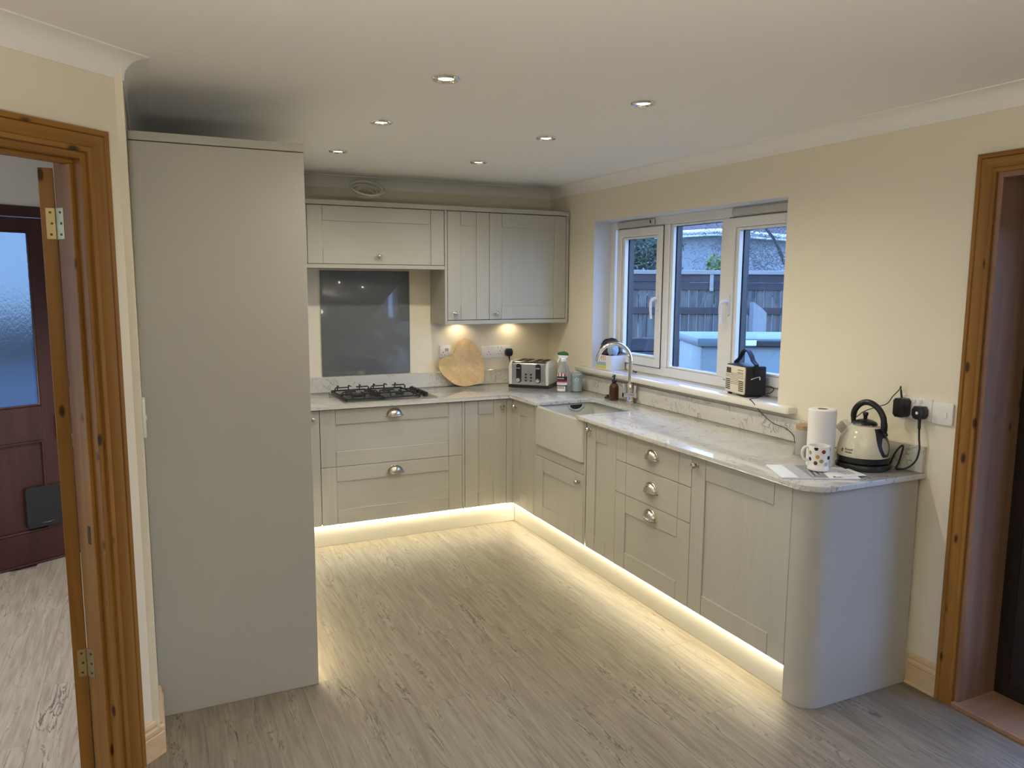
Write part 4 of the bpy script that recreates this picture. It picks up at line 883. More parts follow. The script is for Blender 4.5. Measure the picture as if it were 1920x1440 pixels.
def label_band(bm, z0, z1, mi, a0=PI*1.02, a1=PI*1.72, k=1.012, n=10, rx=0.041, ry=0.028):
    A = [bm.verts.new((rx*k*math.cos(a0+(a1-a0)*i/n), ry*k*math.sin(a0+(a1-a0)*i/n), z0)) for i in range(n+1)]; B = [bm.verts.new((rx*k*math.cos(a0+(a1-a0)*i/n), ry*k*math.sin(a0+(a1-a0)*i/n), z1)) for i in range(n+1)]
    for i in range(n): bm.faces.new((A[i], A[i+1], B[i+1], B[i])).material_index = mi
label_band(bm, 0.012, 0.044, 0, PI*1.1, PI*1.6); label_band(bm, 0.044, 0.052, 2); label_band(bm, 0.052, 0.070, 0); label_band(bm, 0.070, 0.082, 1); label_band(bm, 0.082, 0.112, 2); 
for i in range(6): label_band(bm, 0.112, 0.138-0.004*abs(i-2.5), i % 2, PI*(1.10+0.085*i), PI*(1.10+0.085*(i+1)), n=2)
for i in range(5): label_band(bm, 0.026, 0.042, 1 if i % 2 else 2, PI*(1.16+0.08*i), PI*(1.20+0.08*i), 1.02, 2)
lb = stuff(part('label_print', bm, mats, sp_, ang=0))
inst('lettering', text_mesh('astonish', 0.014, 'print_white'), lb, (-0.018, -0.0262, 0.099), (PI/2, 0, -0.30))
bm = nb(); label_band(bm, 0.058, 0.0635, 0, PI*1.12, PI*1.58, 1.02, 8); stuff(part('small_print', bm, ['ink_mid'], sp_, ang=0))

tn = thing('storage_tin', 'small pale blue round tin with rusty rim behind spray bottle', 'tin', (-0.112, -0.620, ZW+0.0004))
bm = nb(); lathe(bm, [(0, 0.0), (0.0385, 0.0), (0.0395, 0.003), (0.0395, 0.105), (0, 0.105)], 32); part('body', bm, 'tin_blue', tn)
bm = nb(); lathe(bm, [(0.0398, 0.100), (0.0412, 0.102), (0.0412, 0.119), (0.039, 0.122), (0.02, 0.1235), (0, 0.1235)], 32); part('lid', bm, 'tin_blue', tn)
bm = nb(); lathe(bm, [(0.0394, 0.0005), (0.0402, 0.001), (0.0402, 0.0045), (0.0396, 0.005)], 32); part('rim', bm, 'rust', tn)
bm = nb(); tube(bm, [(0.0108*math.cos(2*PI*k/16)-0.0, -0.0405, 0.085+0.0108*math.sin(2*PI*k/16)) for k in range(16)], 0.0011, 5, closed=True); part('embossed_ring', bm, 'print_white', tn, rot=(0, 0, math.radians(-25)))

bt_ = thing('soap_bottle', 'amber glass soap bottle with black pump beside the chrome tap', 'bottle', (-0.098, -1.075, ZW+0.0004))
bm = nb(); lathe(bm, [(0, 0), (0.0275, 0), (0.030, 0.003), (0.0305, 0.02), (0.0305, 0.082), (0.028, 0.094), (0.020, 0.106), (0.0125, 0.113), (0.0125, 0.118), (0, 0.118)], 28); part('glass_body', bm, 'amber_glass', bt_)
bm = nb(); lathe(bm, [(0, 0.117), (0.0165, 0.117), (0.0165, 0.131), (0.010, 0.134), (0.0055, 0.136), (0.0055, 0.150), (0.0095, 0.151), (0.0095, 0.163), (0, 0.164)], 20); pu = part('pump', bm, 'black_plastic', bt_); bm = nb(); tube(bm, [(0, 0, 0.158), (-0.014, -0.010, 0.158), (-0.026, -0.018, 0.154)], 0.0042, 8); part('nozzle', bm, 'black_plastic', pu)
pg = thing('sink_plug', 'black rubber sink plug lying behind the amber bottle', 'sink plug', (-0.085, -0.985, ZW+0.0004))
bm = nb(); lathe(bm, [(0, 0), (0.022, 0), (0.024, 0.004), (0.020, 0.010), (0, 0.010)], 20); part('stopper', bm, 'black_matt', pg)
bm = nb(); lathe(bm, [(0, 0.010), (0.007, 0.010), (0.006, 0.016), (0.013, 0.019), (0.012, 0.023), (0, 0.0235)], 16); part('grip', bm, 'black_matt', pg)

# ------------------------------------------------------------------ things on the window board
ZS = 1.0524
bx_ = thing('open_box', 'small open white box with coral letters on window board behind the tap', 'box', (0.048, -0.800, ZS), math.radians(-80))
bw_, bd_, bh_ = 0.150, 0.120, 0.098
bm = nb()
box(bm, -bw_/2, bw_/2, -bd_/2, bd_/2, 0, 0.003); box(bm, -bw_/2, bw_/2, -bd_/2, -bd_/2+0.003, 0.003, bh_); box(bm, -bw_/2, bw_/2, bd_/2-0.003, bd_/2, 0.003, bh_); box(bm, -bw_/2, -bw_/2+0.003, -bd_/2+0.003, bd_/2-0.003, 0.003, bh_); box(bm, bw_/2-0.003, bw_/2, -bd_/2+0.003, bd_/2-0.003, 0.003, bh_)
cb = part('carton', bm, 'carrier_box', bx_)
bm = nb(); box(bm, -0.074, 0.02, -bd_/2-0.0008, -bd_/2-0.0002, 0.006, 0.030, mi=0); box(bm, -0.074, 0.02, -bd_/2-0.0008, -bd_/2-0.0002, 0.030, 0.052, mi=1); stuff(part('printed_band', bm, ['print_yellow', 'print_blue'], cb))
inst('lettering', text_mesh('MTI', 0.042, 'print_coral', 0.0004), cb, (-0.015, -bd_/2-0.0008, 0.076), (PI/2, 0, 0))
def crumple(name, loc, rad, mat, seed, parent, sq=(1, 1, 0.8)):
    rnd = random.Random(seed); bm = nb(); bmesh.ops.create_icosphere(bm, subdivisions=3, radius=1.0)
    ph = [(Vector((rnd.uniform(-1, 1), rnd.uniform(-1, 1), rnd.uniform(-1, 1))).normalized()*rnd.uniform(3, 7), rnd.uniform(0, 6.28)) for _ in range(7)]
    for v in bm.verts:
        n_ = v.co.normalized(); k = 1 + sum(0.075*abs(math.sin(n_.dot(a_)+b_)) for a_, b_ in ph) - 0.2
        v.co = Vector((n_.x*rad*sq[0]*k, n_.y*rad*sq[1]*k, n_.z*rad*sq[2]*k))
    return part(name, bm, mat, parent, loc, ang=25)
bagE = thing('crumpled_bag', 'crumpled black and blue plastic bag heaped in the open white box', 'bag', (0.046, -0.795, ZS+bh_-0.004), math.radians(-80)); bagE.scale = (1.2, 1.2, 1.05)
crumple('bag_body', (0, 0.006, 0.052), 0.060, 'bag_black', 3, bagE, sq=(0.95, 0.80, 0.86))
crumple('bag_fold', (0.040, -0.016, 0.040), 0.036, 'bag_blue', 5, bagE, sq=(0.75, 0.75, 1.25))
crumple('bag_fold', (-0.010, -0.030, 0.036), 0.034, 'bag_brown', 9, bagE, sq=(0.9, 0.6, 1.0))
crumple('bag_fold', (-0.046, -0.010, 0.042), 0.026, 'bag_white', 12, bagE, sq=(0.7, 0.8, 1.2))
bm = nb(); tube(bm, smooth_path([(0.105, -0.985, ZS+0.006), (0.085, -1.03, ZS+0.006), (0.078, -1.06, ZS+0.007)], 4), [0.006, 0.006, 0.006, 0.0055, 0.0055, 0.005, 0.005, 0.006, 0.006], 8); tag(part('window_key', bm, 'black_plastic', None), 'small black window key lying on white window board', 'key')

# radio
rA = math.atan2(-0.192, -0.035)
rd = thing('radio', 'black portable radio with cream slatted front and carry handle on window board', 'radio', (0.044, -2.108, ZS+0.0), rA)
rw, rdp, rh = 0.196, 0.124, 0.160
bm = nb(); box(bm, -rw/2, rw/2, -rdp/2+0.004, rdp/2, 0.008, rh, 0.010, 3); part('case', bm, 'black_matt', rd)
for sx in (-1, 1):
    for sy_ in (-1, 1):
        bm = nb(); box(bm, sx*0.075-0.012, sx*0.075+0.012, sy_*0.042-0.008, sy_*0.042+0.008, 0.0, 0.009, 0.002); part('foot', bm, 'black_plastic', rd)
bm = nb(); prism(bm, rrect(-rw/2+0.006, rw/2-0.006, 0.014, rh-0.006, 0.008), rdp/2-0.005, rdp/2+0.002, RX(PI/2), bev=0.0015); ff = part('front_panel', bm, 'cream_plastic', rd)
yf = -rdp/2-0.0025
bm = nb(); box(bm, -rw/2+0.018, -rw/2+0.062, yf-0.001, yf+0.001, rh-0.046, rh-0.018, 0.001); part('display', bm, 'lcd', ff)
bm = nb()
for k in range(10):
    z = 0.028 + k*0.0098
    if k < 6: box(bm, -rw/2+0.014, -0.042, yf-0.0006, yf+0.0012, z, z+0.0046); box(bm, 0.040, rw/2-0.014, yf-0.0006, yf+0.0012, z, z+0.0046)
stuff(part('grille_slot', bm, 'dark_gap', ff))
bm = nb()
for k in range(7): z = 0.060+k*0.0088; box(bm, -rw/2+0.014 if k > 3 else -0.038, rw/2-0.014 if k > 3 else 0.036, yf-0.0008, yf+0.001, z, z+0.0022)
for r_ in range(2):
    for k in range(4): box(bm, 0.028+0.014*k, 0.038+0.014*k, yf-0.0015, yf+0.001, rh-0.026-r_*0.014, rh-0.021-r_*0.014)
stuff(part('button', bm, 'cardboard', ff))
bm = nb(); hp_ = [Vector((-0.085+0.17*k/16, 0.0, rh-0.018 + 0.095*math.sin(PI*k/16)**0.8)) for k in range(17)]
hp_[0].z = rh-0.045; hp_[-1].z = rh-0.045; hp_[0].x = -rw/2-0.003; hp_[-1].x = rw/2+0.003; hp_[1].x = -rw/2+0.002; hp_[-2].x = rw/2-0.002
A_ = []
for i, p in enumerate(hp_):
    t_ = (hp_[min(i+1, 16)]-hp_[max(i-1, 0)]).normalized(); n_ = Vector((-t_.z, 0, t_.x))*0.0035
    A_.append([bm.verts.new(q) for q in (p+n_+Vector((0, -0.012, 0)), p+n_+Vector((0, 0.012, 0)), p-n_+Vector((0, 0.012, 0)), p-n_+Vector((0, -0.012, 0)))])
for a_, b_ in zip(A_, A_[1:]):
    for k in range(4): bm.faces.new((a_[k], a_[(k+1) % 4], b_[(k+1) % 4], b_[k]))
bm.faces.new(A_[0]); bm.faces.new(list(reversed(A_[-1]))); part('carry_handle', bm, 'black_matt', rd)
bm = nb(); tube(bm, smooth_path([(rw/2+0.001, -0.030, 0.094), (rw/2+0.004, -0.018, 0.098), (rw/2+0.004, 0.006, 0.104), (rw/2+0.004, 0.018, 0.104), (rw/2+0.002, 0.020, 0.090)], 4), 0.0035, 6); part('handle_stud', bm, 'chrome', rd)
bm = nb(); tube(bm, smooth_path([(rw/2-0.03, rdp/2, 0.045), (rw/2-0.02, rdp/2+0.02, 0.055), (rw/2+0.012, rdp/2+0.035, 0.045), (rw/2+0.014, rdp/2+0.02, 0.025), (rw/2-0.005, rdp/2+0.006, 0.016)], 5), 0.002, 6); part('aerial_lead', bm, 'black_matt', rd)

# ------------------------------------------------------------------ worktop end: kettle, roll, jar, mug, magazine
kt = thing('kettle', 'cream dome kettle with black arched handle and base near the wall socket', 'kettle', (KX, KY, ZW+0.0005), math.radians(-75.0))  # local +x = to the right in view
kt.scale = (0.95, 0.95, 0.98)
bm = nb(); lathe(bm, [(0, 0.0), (0.104, 0.0), (0.110, 0.004), (0.110, 0.018), (0.106, 0.024), (0.098, 0.026), (0, 0.026)], 40); part('power_base', bm, 'black_plastic', kt)
bm = nb(); lathe(bm, [(0, 0.026), (0.100, 0.027), (0.105, 0.032), (0.106, 0.052), (0.103, 0.056), (0, 0.056)], 40); part('skirt', bm, 'black_plastic', kt)
bm = nb(); prof = [(0.1055, 0.054), (0.1075, 0.058), (0.107, 0.075), (0.103, 0.100), (0.096, 0.125), (0.085, 0.148), (0.070, 0.167), (0.056, 0.178), (0.052, 0.180), (0, 0.180)]; lathe(bm, prof, 44); part('body', bm, 'cream_enamel', kt)
bm = nb(); lathe(bm, [(0.053, 0.179), (0.056, 0.181), (0.053, 0.184), (0.050, 0.184)], 36); part('lid_ring', bm, 'chrome', kt)
bm = nb(); lathe(bm, [(0.0515, 0.182), (0.046, 0.192), (0.030, 0.200), (0.012, 0.204), (0.008, 0.206), (0.0085, 0.216), (0.012, 0.224), (0.010, 0.232), (0, 0.235)], 28); part('lid', bm, 'black_plastic', kt)
# spout on the left (local -x)
bm = nb(); M_ = T(-0.080, 0, 0.150) @ RY(math.radians(-50))
prism(bm, [(-0.020, -0.024), (0.022, -0.024), (0.022, 0.024), (-0.020, 0.024), (-0.032, 0.0)], -0.012, 0.034, M_, bev=0.003); sp2 = part('spout', bm, 'chrome', kt)
bm = nb()
for k in range(3): box(bm, -0.020+0.013*k, -0.014+0.013*k, -0.020, 0.020, 0.0335, 0.0352, M=M_)
stuff(part('spout_grille', bm, 'black_plastic', sp2))
# handle: arch from the top-left over to the right side, then down the right flank
hpts = smooth_path([(-0.046, 0, 0.176), (-0.052, 0, 0.205), (-0.046, 0, 0.240), (-0.020, 0, 0.268), (0.014, 0, 0.274), (0.050, 0, 0.256), (0.074, 0, 0.222), (0.081, 0, 0.186), (0.082, 0, 0.160), (0.090, 0, 0.142)], 5)
bm = nb(); tube(bm, hpts, [0.0105]*6+[0.0125]*28+[0.014]*6+[0.012]*6, 12); part('handle', bm, 'black_plastic', kt)
bm = nb()   # shield-shaped cover running down the right flank
ph0 = -0.22
def surf(a_, z, k=1.0):
    for (r0, z0), (r1, z1) in zip(prof, prof[1:]):
        if z0 <= z <= z1: r = r0+(r1-r0)*(z-z0)/max(z1-z0, 1e-6); break
    return Vector((r*k*math.cos(a_), r*k*math.sin(a_), z))
def flank(bm, z0, z1, wfun, k, mi=0, n=8, m=8):
    rows = []
    for j in range(n+1):
        z = z0+(z1-z0)*j/n; w = wfun(j/n); rows.append([bm.verts.new(surf(ph0+w*(2*i/m-1), z, k - 0.02*abs(2*i/m-1))) for i in range(m+1)])
    for j in range(n):
        for i in range(m): bm.faces.new((rows[j][i], rows[j][i+1], rows[j+1][i+1], rows[j+1][i])).material_index = mi
flank(bm, 0.062, 0.172, lambda t: 0.06+0.26*math.sin(PI*min(1, 0.12+t*0.72))+0.12*t, 1.045); part('handle_shield', bm, 'black_plastic', kt)
bm = nb(); flank(bm, 0.074, 0.138, lambda t: 0.02+0.17*math.sin(PI*(0.08+0.84*t)), 1.062); part('water_gauge', bm, 'grey_glass', kt)
for s_, dz in (('Russell', 0.0), ('Hobbs', -0.0115)):
    a_ = math.radians(-97); me = text_mesh(s_, 0.0125, 'black_plastic'); p_ = surf(a_, 0.086+dz, 1.006); inst('lettering', me, kt, p_, (math.radians(84), 0, a_+PI/2))
bm = nb(); a_ = math.radians(-115); p_ = surf(a_, 0.080, 1.008); tube(bm, [(0.0042*math.cos(2*PI*k/12), 0.006*math.sin(2*PI*k/12), 0) for k in range(12)], 0.0008, 5, closed=True); part('emblem', bm, 'black_plastic', kt, p_, (math.radians(84), 0, a_+PI/2)); bm = nb(); tube(bm, [(0, -0.009, 0), (0, 0.009, 0)], 0.0008, 5); part('emblem', bm, 'black_plastic', kt, p_, (math.radians(84), 0, a_+PI/2))

kr = thing('kitchen_roll', 'upright white kitchen paper roll behind the spotted mug', 'kitchen roll', (-0.289, -2.932, ZW+0.0004))
bm = nb(); lathe(bm, [(0.021, 0.0), (0.053, 0.0), (0.0540, 0.003), (0.0545, 0.05), (0.0545, 0.22), (0.0545, 0.234), (0.050, 0.238), (0.021, 0.2375), (0.021, 0.0)], 40); part('paper', bm, 'paper_towel', kr)
bm = nb(); lathe(bm, [(0.0205, 0.002), (0.0205, 0.2370), (0.0185, 0.2370), (0.0185, 0.002), (0.0205, 0.002)], 28); part('core', bm, 'cardboard', kr)
jr = thing('storage_jar', 'grey glass jar with wooden lid behind the kitchen roll', 'jar', (-0.176, -2.746, ZW+0.0004))
bm = nb(); lathe(bm, [(0, 0), (0.042, 0), (0.044, 0.003), (0.044, 0.112), (0, 0.112)], 32); part('body', bm, 'grey_glass', jr)
bm = nb(); lathe(bm, [(0, 0.112), (0.044, 0.112), (0.0455, 0.114), (0.0455, 0.129), (0.043, 0.131), (0, 0.131)], 32); part('lid', bm, 'jar_lid', jr)

mg = thing('magazine', 'grey and white magazine lying flat below the spotted mug', 'magazine', (-0.415, -3.009, ZW+0.0005), math.radians(-27))
bm = nb(); box(bm, -0.150, 0.150, -0.105, 0.105, 0.0, 0.0055, 0.001); part('pages', bm, 'paper', mg)
bm = nb(); z_ = 0.0057
def quad(bm, pts, z, mi): bm.faces.new([bm.verts.new((x, y, z)) for x, y in pts]).material_index = mi
quad(bm, [(-0.150, -0.105), (0.150, -0.105), (0.150, 0.105), (-0.150, 0.105)], z_, 0); quad(bm, [(-0.085, -0.104), (-0.035, -0.104), (-0.035, 0.104), (-0.085, 0.104)], z_+0.0002, 1)
quad(bm, [(-0.035, -0.104), (0.030, -0.104), (0.045, 0.05), (0.020, 0.104), (-0.035, 0.104)], z_+0.0002, 2)
for k in range(5): quad(bm, [(-0.028+0.012*k, -0.09+0.012*k), (-0.022+0.012*k, -0.09+0.012*k), (-0.006+0.01*k, 0.03+0.012*k), (-0.012+0.01*k, 0.03+0.012*k)], z_+0.0004, 3 if k % 2 else 1)
quad(bm, [(0.050, -0.095), (0.085, -0.100), (0.060, -0.060)], z_+0.0004, 3)
stuff(part('cover_print', bm, ['paper', 'ink_mid', 'ink_grey', 'ink_dark'], mg, ang=0))
lt = thing('leaflet', 'folded printed leaflet poking out from below mug towards kettle', 'leaflet', (-0.335, -3.075, ZW+0.0066), math.radians(-14))
bm = nb(); box(bm, -0.055, 0.075, -0.060, 0.050, 0.0, 0.0016); part('sheet', bm, 'paper', lt)
bm = nb()
for k in range(4):
    for j in range(3): quad(bm, [(0.0+0.018*j, -0.030+0.014*k), (0.012+0.018*j, -0.030+0.014*k), (0.012+0.018*j, -0.023+0.014*k), (0.0+0.018*j, -0.023+0.014*k)], 0.0018, 0)
stuff(part('printed_text', bm, 'ink_grey', lt, ang=0))
ZMG = ZW+0.0005+0.0064
mu = thing('mug', 'white mug with multicoloured polka dots standing on the magazine', 'mug', (-0.378, -3.008, ZMG+0.0024), math.radians(-33))
bm = nb(); lathe(bm, [(0, 0.0), (0.040, 0.0), (0.043, 0.003), (0.0435, 0.012), (0.0405, 0.018), (0.0400, 0.026), (0.0415, 0.060), (0.0425, 0.0975), (0.0410, 0.0985), (0.0392, 0.0975), (0.0380, 0.06), (0.0365, 0.02), (0.02, 0.010), (0, 0.009)], 36); part('cup', bm, 'mug_glaze', mu)
bm = nb(); tube(bm, smooth_path([(-0.0405, 0, 0.088), (-0.056, 0, 0.090), (-0.065, 0, 0.074), (-0.063, 0, 0.052), (-0.052, 0, 0.038), (-0.0405, 0, 0.040)], 5), 0.0055, 10); part('handle', bm, 'mug_glaze', mu)
bm = nb(); cs = ['dot_navy', 'dot_red', 'dot_gold', 'dot_sage', 'dot_brown', 'dot_lilac']
def dot(a_, z, r, mi, R=0.0424):
    c_ = bm.verts.new((R*math.cos(a_), R*math.sin(a_), z)); rg = []
    for k in range(12):
        da = r*math.cos(2*PI*k/12)/R; zz = min(z + r*math.sin(2*PI*k/12), 0.096); RR = 0.0399+0.0027*(zz-0.02)/0.078+0.0005; rg.append(bm.verts.new((RR*math.cos(a_+da), RR*math.sin(a_+da), zz)))
    c_.co = Vector(((0.0404+0.0027*(z-0.02)/0.078)*math.cos(a_), (0.0404+0.0027*(z-0.02)/0.078)*math.sin(a_), z))
    for k in range(12): bm.faces.new((c_, rg[k], rg[(k+1) % 12])).material_index = mi
for a_, z, mi in ((-2.10, 0.091, 0), (-1.42, 0.080, 1), (-1.95, 0.059, 2), (-0.82, 0.055, 0), (-1.58, 0.042, 3), (-2.12, 0.033, 4), (-1.10, 0.030, 5), (-0.55, 0.086, 5), (-2.72, 0.072, 3), (-2.75, 0.046, 0), (-0.35, 0.036, 3)):
    dot(a_, z, 0.0082, mi)
stuff(part('dot_print', bm, cs, mu, ang=0))

# ------------------------------------------------------------------ hose coil on top of the wall cabinets
hc_ = nb(); pts = []
for k in range(101):
    a_ = 2*PI*k/20; r_ = 0.048+0.010*k/20; q_ = Vector((r_*1.15*math.cos(a_), r_*math.sin(a_), 0.012*math.sin(a_*0.3)+0.007*k/20)); q_.rotate(Matrix.Rotation(math.radians(34), 3, 'X')); pts.append(Vector((-1.445, -0.165, uzt+0.064)) + q_)
tube(hc_, pts, 0.0062, 8); tag(part('hose_coil', hc_, 'hose', None), 'coiled white hose lying on top of the wall cabinets above the hob', 'hose')

# ------------------------------------------------------------------ ceiling spotlights
bm = nb(); lathe(bm, [(0.0485, 0.0), (0.049, -0.003), (0.045, -0.0075), (0.037, -0.0085), (0.027, -0.003), (0.026, 0.0)], 36); RING = mesh_of('bezel', bm, 'chrome')
bm = nb(); lathe(bm, [(0.0265, -0.002), (0.020, -0.0040), (0.010, -0.005), (0, -0.0052)], 28); BULB = mesh_of('lamp_face', bm, 'bulb')
SL = {(-1.815, -2.64): 'nearest the camera in the left row', (-1.815, -1.84): 'the middle one of the left row', (-1.815, -1.01): 'nearest the wall cabinets in the left row', (-1.01, -2.64): 'nearest the camera in the row by the window', (-1.01, -1.84): 'the middle one of the row by the window', (-1.01, -1.01): 'nearest the back wall in the row by the window'}
for x, y in SPOTS:
    p = thing('ceiling_spotlight', 'chrome recessed ceiling spotlight, ' + SL[(x, y)], 'spotlight', (x, y, ZC-0.0005), 0, 'recessed spotlights in the kitchen ceiling')
    inst('bezel', RING, p); inst('lamp_face', BULB, p)

# ------------------------------------------------------------------ garden
bm = nb(); box(bm, -30, 40, -25, 45, -0.35, -0.25); struct('ground', bm, 'lawn')
bm = nb(); box(bm, -9.0, 0.0, 0.7, 14.0, -0.25, -0.19); struct('added_pale_slab', bm, 'added_pale_slab')  # unseen pale slab, added to lighten the lower glass of the front door
AX = Vector((math.sin(YAW), math.cos(YAW), 0)); RT = Vector((math.cos(YAW), -math.sin(YAW), 0))
def vp(lat, dep, z=0): q = CAM + RT*lat + AX*dep; q.z = z; return q
fn = thing('garden_fence', 'weathered timber garden fence of upright boards beyond the window', 'fence', vp(0.0, 12.2), -YAW)
bm = nb(); box(bm, -0.060, 0.060, -0.012, 0.012, 0, 1.0, 0.004); FB = mesh_of('board', bm, 'fence_board', 0)
x = 0.6; k = 0
while x < 6.2:
    o = inst('board', FB, fn, (x, random.uniform(-0.006, 0.006), 1.16)); o.scale = (1, 1, 0.375)
    o = inst('board', FB, fn, (x, -0.03+random.uniform(-0.005, 0.005), -0.2)); o.scale = (1.0, 1, 1.36)
    x += 0.132; k += 1
bm = nb(); box(bm, 0.5, 6.3, -0.075, -0.045, 1.155, 1.265, 0.005); part('rail', bm, 'fence_dark', fn)
for z0, z1 in ((1.535, 1.65), (1.655, 1.775)):
    bm = nb(); box(bm, 0.5, 6.3, -0.04, -0.014, z0, z1, 0.005); part('gravel_board', bm, 'fence_dark', fn)
bm = nb(); box(bm, 0.5, 6.3, -0.07, 0.05, 1.775, 1.84, 0.006); part('capping', bm, 'fence_new', fn)
bm = nb(); box(bm, 3.085, 3.145, -0.062, -0.041, 1.515, 1.775, 0.004); part('bracket', bm, 'fence_new', fn)
bm = nb(); prism(bm, [(0, 0), (0.20, 0), (0.20, 1.46), (0.13, 1.53), (0, 1.62)], -0.1, 0.1, RX(PI/2)); tag(part('concrete_post', bm, 'concrete', None, vp(3.62, 11.7, -0.26), (0, 0, -YAW)), 'pale concrete post with sloped top standing in front of the fence', 'post')
se = thing('sleeper_edging', 'low dark stacked timber sleepers in front of the fence', 'sleepers', vp(1.35, 10.6, -0.25), -YAW)
for k in range(6): bm = nb(); box(bm, 0, 1.1, 0, 0.2, 0.19*k, 0.19*k+0.18, 0.01); part('sleeper', bm, 'fence_dark', se)
for k in range(1): pass
sbx = thing('storage_box', 'large pale blue grey plastic garden storage box outside the window', 'storage box', vp(1.39, 5.65, -0.25), -YAW)
bm = nb(); box(bm, 0.0, 1.5, 0.0, 0.75, 0.0, 1.42, 0.02, 2); body = part('body', bm, 'box_body', sbx)
bm = nb(); box(bm, 0.28, 0.285, -0.002, 0.002, 0.1, 1.38); part('seam', bm, 'box_lid', body)
bm = nb(); box(bm, 0.02, 1.48, -0.004, 0.004, 1.405, 1.418); part('seam', bm, 'box_lid', body)
bm = nb(); prism(bm, [(-0.03, -0.015), (0.02, -0.03), (1.53, -0.03), (1.53, 0.78), (-0.03, 0.78)], 1.422, 1.485, bev=0.012); part('lid', bm, 'box_lid', sbx)
bm = nb(); box(bm, 0.395, 0.62, -0.045, -0.028, 1.425, 1.47, 0.006); part('handle_recess', bm, 'black_plastic', sbx)
bm = nb(); box(bm, 0.315, 0.395, -0.040, -0.030, 1.432, 1.472, 0.003); part('sticker', bm, 'print_white', sbx)
# house beyond
hq = vp(4.60, 18.0, -0.25); hrz = -YAW - 0.02
hs_ = thing('bungalow', 'white rendered bungalow with tiled hip roof beyond the fence', 'house', hq, hrz + math.radians(42))
HL = 7.0
# local: corner at origin, wall A along +x (receding right), wall B along +y (receding left)
bm = nb(); box(bm, 0, HL, 0, HL, 0, 2.98); part('wall', bm, 'render_wall', hs_)
bm = nb(); e = 0.30
v_ = [bm.verts.new(p) for p in ((-e, -e, 3.08), (HL+e, -e, 3.08), (HL+e, HL+e, 3.08), (-e, HL+e, 3.08), (HL/2, HL/2, 5.6))]
for k in range(4): bm.faces.new((v_[k], v_[(k+1) % 4], v_[4]))
bm.faces.new(v_[:4]); rf = part('roof', bm, 'roof_tile', hs_)
for k in range(1, 10):
    f_ = 1-k/10*1.0; c_ = HL/2; h_ = (HL/2+e)*f_+0.012; z = 3.08+2.52*(k/10)
    if h_ > 0.1: bm = nb(); fq = nb(); bm.free(); frame(fq, c_-h_, c_+h_, z-0.02, z+0.012, c_-h_, c_+h_, 0.05); [setattr(v, 'co', Vector((v.co.x, v.co.z, v.co.y))) for v in fq.verts]; part('tile_course', fq, 'roof_tile', rf)
bm = nb(); box(bm, -e-0.02, HL+e, -e-0.02, HL+e, 2.96, 3.10); part('fascia', bm, 'upvc', hs_)
bm = nb(); tube(bm, [(HL+e, -e-0.06, 3.06), (-e-0.06, -e-0.06, 3.06), (-e-0.06, HL+e, 3.06)], 0.05, 8); part('gutter', bm, 'upvc', hs_)
bm = nb(); tube(bm, [(0.62, -0.08, 0.0), (0.62, -0.08, 2.7), (0.62, -0.3, 2.98)], 0.045, 8); part('downpipe', bm, 'upvc', hs_)
wfm = nb(); frame(wfm, 1.0, 2.0, -0.05, 0.04, 1.35, 2.45, 0.06)
for v in wfm.verts: v.co = Vector((v.co.y, v.co.x, v.co.z))
wf = part('window', wfm, 'upvc', hs_)
bm = nb(); box(bm, -0.05, 0.04, 1.47, 1.53, 1.41, 2.39); part('mullion', bm, 'upvc', wf)
bm = nb(); box(bm, -0.14, 0.02, 0.92, 2.08, 1.27, 1.35); part('window_sill', bm, 'upvc', wf)
bm = nb(); box(bm, -0.02, -0.005, 1.06, 1.94, 1.41, 2.39); part('pane', bm, 'glass_grey', wf)
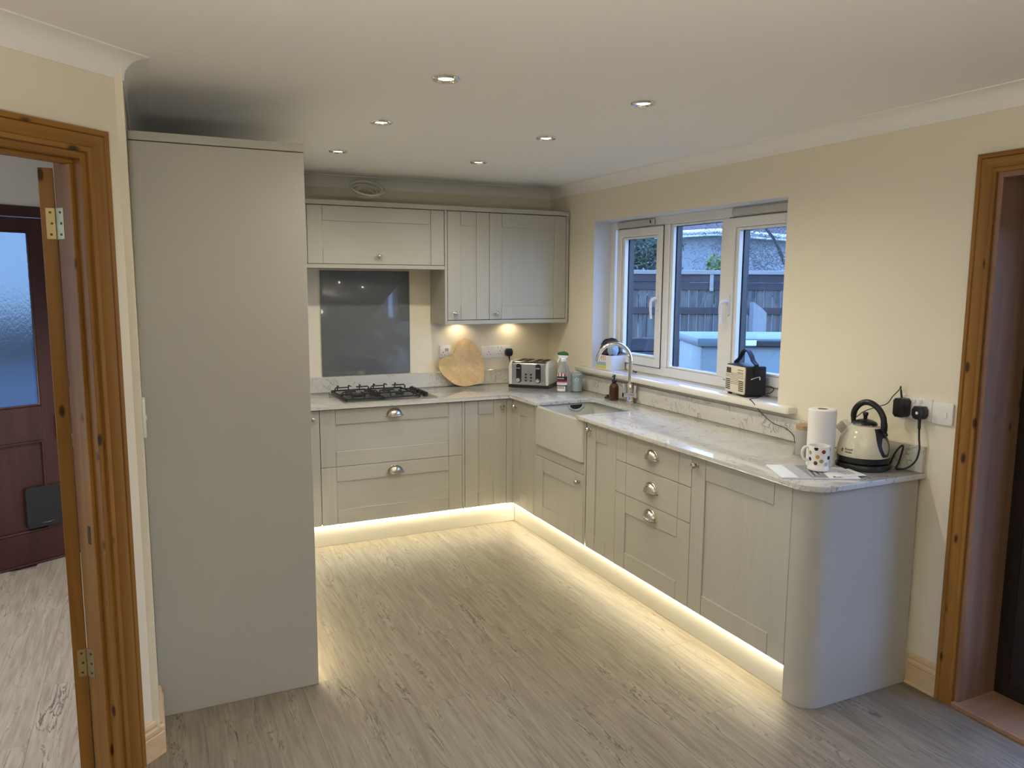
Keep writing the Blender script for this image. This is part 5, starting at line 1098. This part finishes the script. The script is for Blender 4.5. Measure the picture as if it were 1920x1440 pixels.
# shrubs
def shrub(name, label, lat, dep, z0, z1, rx, n, mat, size, seed, cat='shrub', dens=1.0):
    rnd = random.Random(seed); base = vp(lat, dep, -0.26); t = thing(name, label, cat, base, -YAW)
    bm = nb()
    for k in range(n):
        while True:
            p = Vector((rnd.uniform(-1, 1), rnd.uniform(-1, 1), rnd.uniform(-1, 1)))
            if 0.25 < p.length < 1: break
        wob = 1+0.22*math.sin(5*math.atan2(p.z, p.x)+seed)
        c_ = Vector((p.x*rx*wob, p.y*rx*0.7, (z0+z1)/2+0.25+p.z*(z1-z0)/2*wob))
        d1_ = Vector((rnd.uniform(-1, 1), rnd.uniform(-1, 1), rnd.uniform(-0.4, 1))).normalized(); d2_ = d1_.orthogonal().normalized(); s_ = size*rnd.uniform(0.6, 1.4)
        vs = [bm.verts.new(c_ - d1_*s_), bm.verts.new(c_ + d2_*s_*0.35), bm.verts.new(c_ + d1_*s_), bm.verts.new(c_ - d2_*s_*0.35)]; bm.faces.new(vs)
    f_ = part('foliage', bm, mat, t, ang=0); f_['kind'] = 'stuff'
    bm = nb()
    for k in range(5):
        a_ = rnd.uniform(-0.5, 0.5); tube(bm, [(rnd.uniform(-0.05, 0.05), 0, 0), (a_*rx*0.5, 0, (z0+z1)/4), (a_*rx*1.4, rnd.uniform(-0.2, 0.2), (z0+z1)/2+0.25)], [0.03, 0.022, 0.010], 6)
    part('stem', bm, 'twig', t); return t
shrub('evergreen_bush', 'rounded grey green bush behind the fence, seen in the left pane', 2.42, 13.6, 1.3, 2.55, 0.62, 3800, 'leaf_dark', 0.045, 4)
shrub('lime_bush', 'bright yellow green bush showing just above fence in the middle pane', 3.62, 13.2, 1.2, 2.22, 0.34, 1500, 'leaf_lime', 0.05, 8)
shrub('blossom_bush', 'small pale blossom bush above the fence in the right pane', 4.72, 12.9, 1.2, 2.18, 0.26, 900, 'blossom', 0.03, 15)
rnd = random.Random(21); tt = thing('twiggy_tree', 'large leafless twiggy tree behind the fence in the right pane', 'tree', vp(4.55, 15.0, -0.26), -YAW)
bm = nb(); tube(bm, smooth_path([(0.9, 0, 0), (0.85, 0, 1.6), (0.55, 0, 2.6), (0.1, 0.1, 3.2), (-0.35, 0.1, 3.7)], 4), [0.045]*5+[0.035]*4+[0.028]*4+[0.02]*4, 7); part('trunk', bm, 'twig', tt)
bm = nb()
for k in range(9000):
    p = Vector((rnd.gauss(0.1, 0.6), rnd.gauss(0, 0.4), rnd.uniform(1.6, 4.2))); d_ = Vector((rnd.uniform(-1, 1), rnd.uniform(-1, 1), rnd.uniform(-0.2, 1))).normalized(); s_ = rnd.uniform(0.06, 0.16); w_ = d_.orthogonal().normalized()*0.006
    vs = [bm.verts.new(p-w_), bm.verts.new(p+d_*s_), bm.verts.new(p+w_)]; bm.faces.new(vs)
tw_ = part('twigs', bm, 'twig', tt, ang=0); tw_['kind'] = 'stuff'
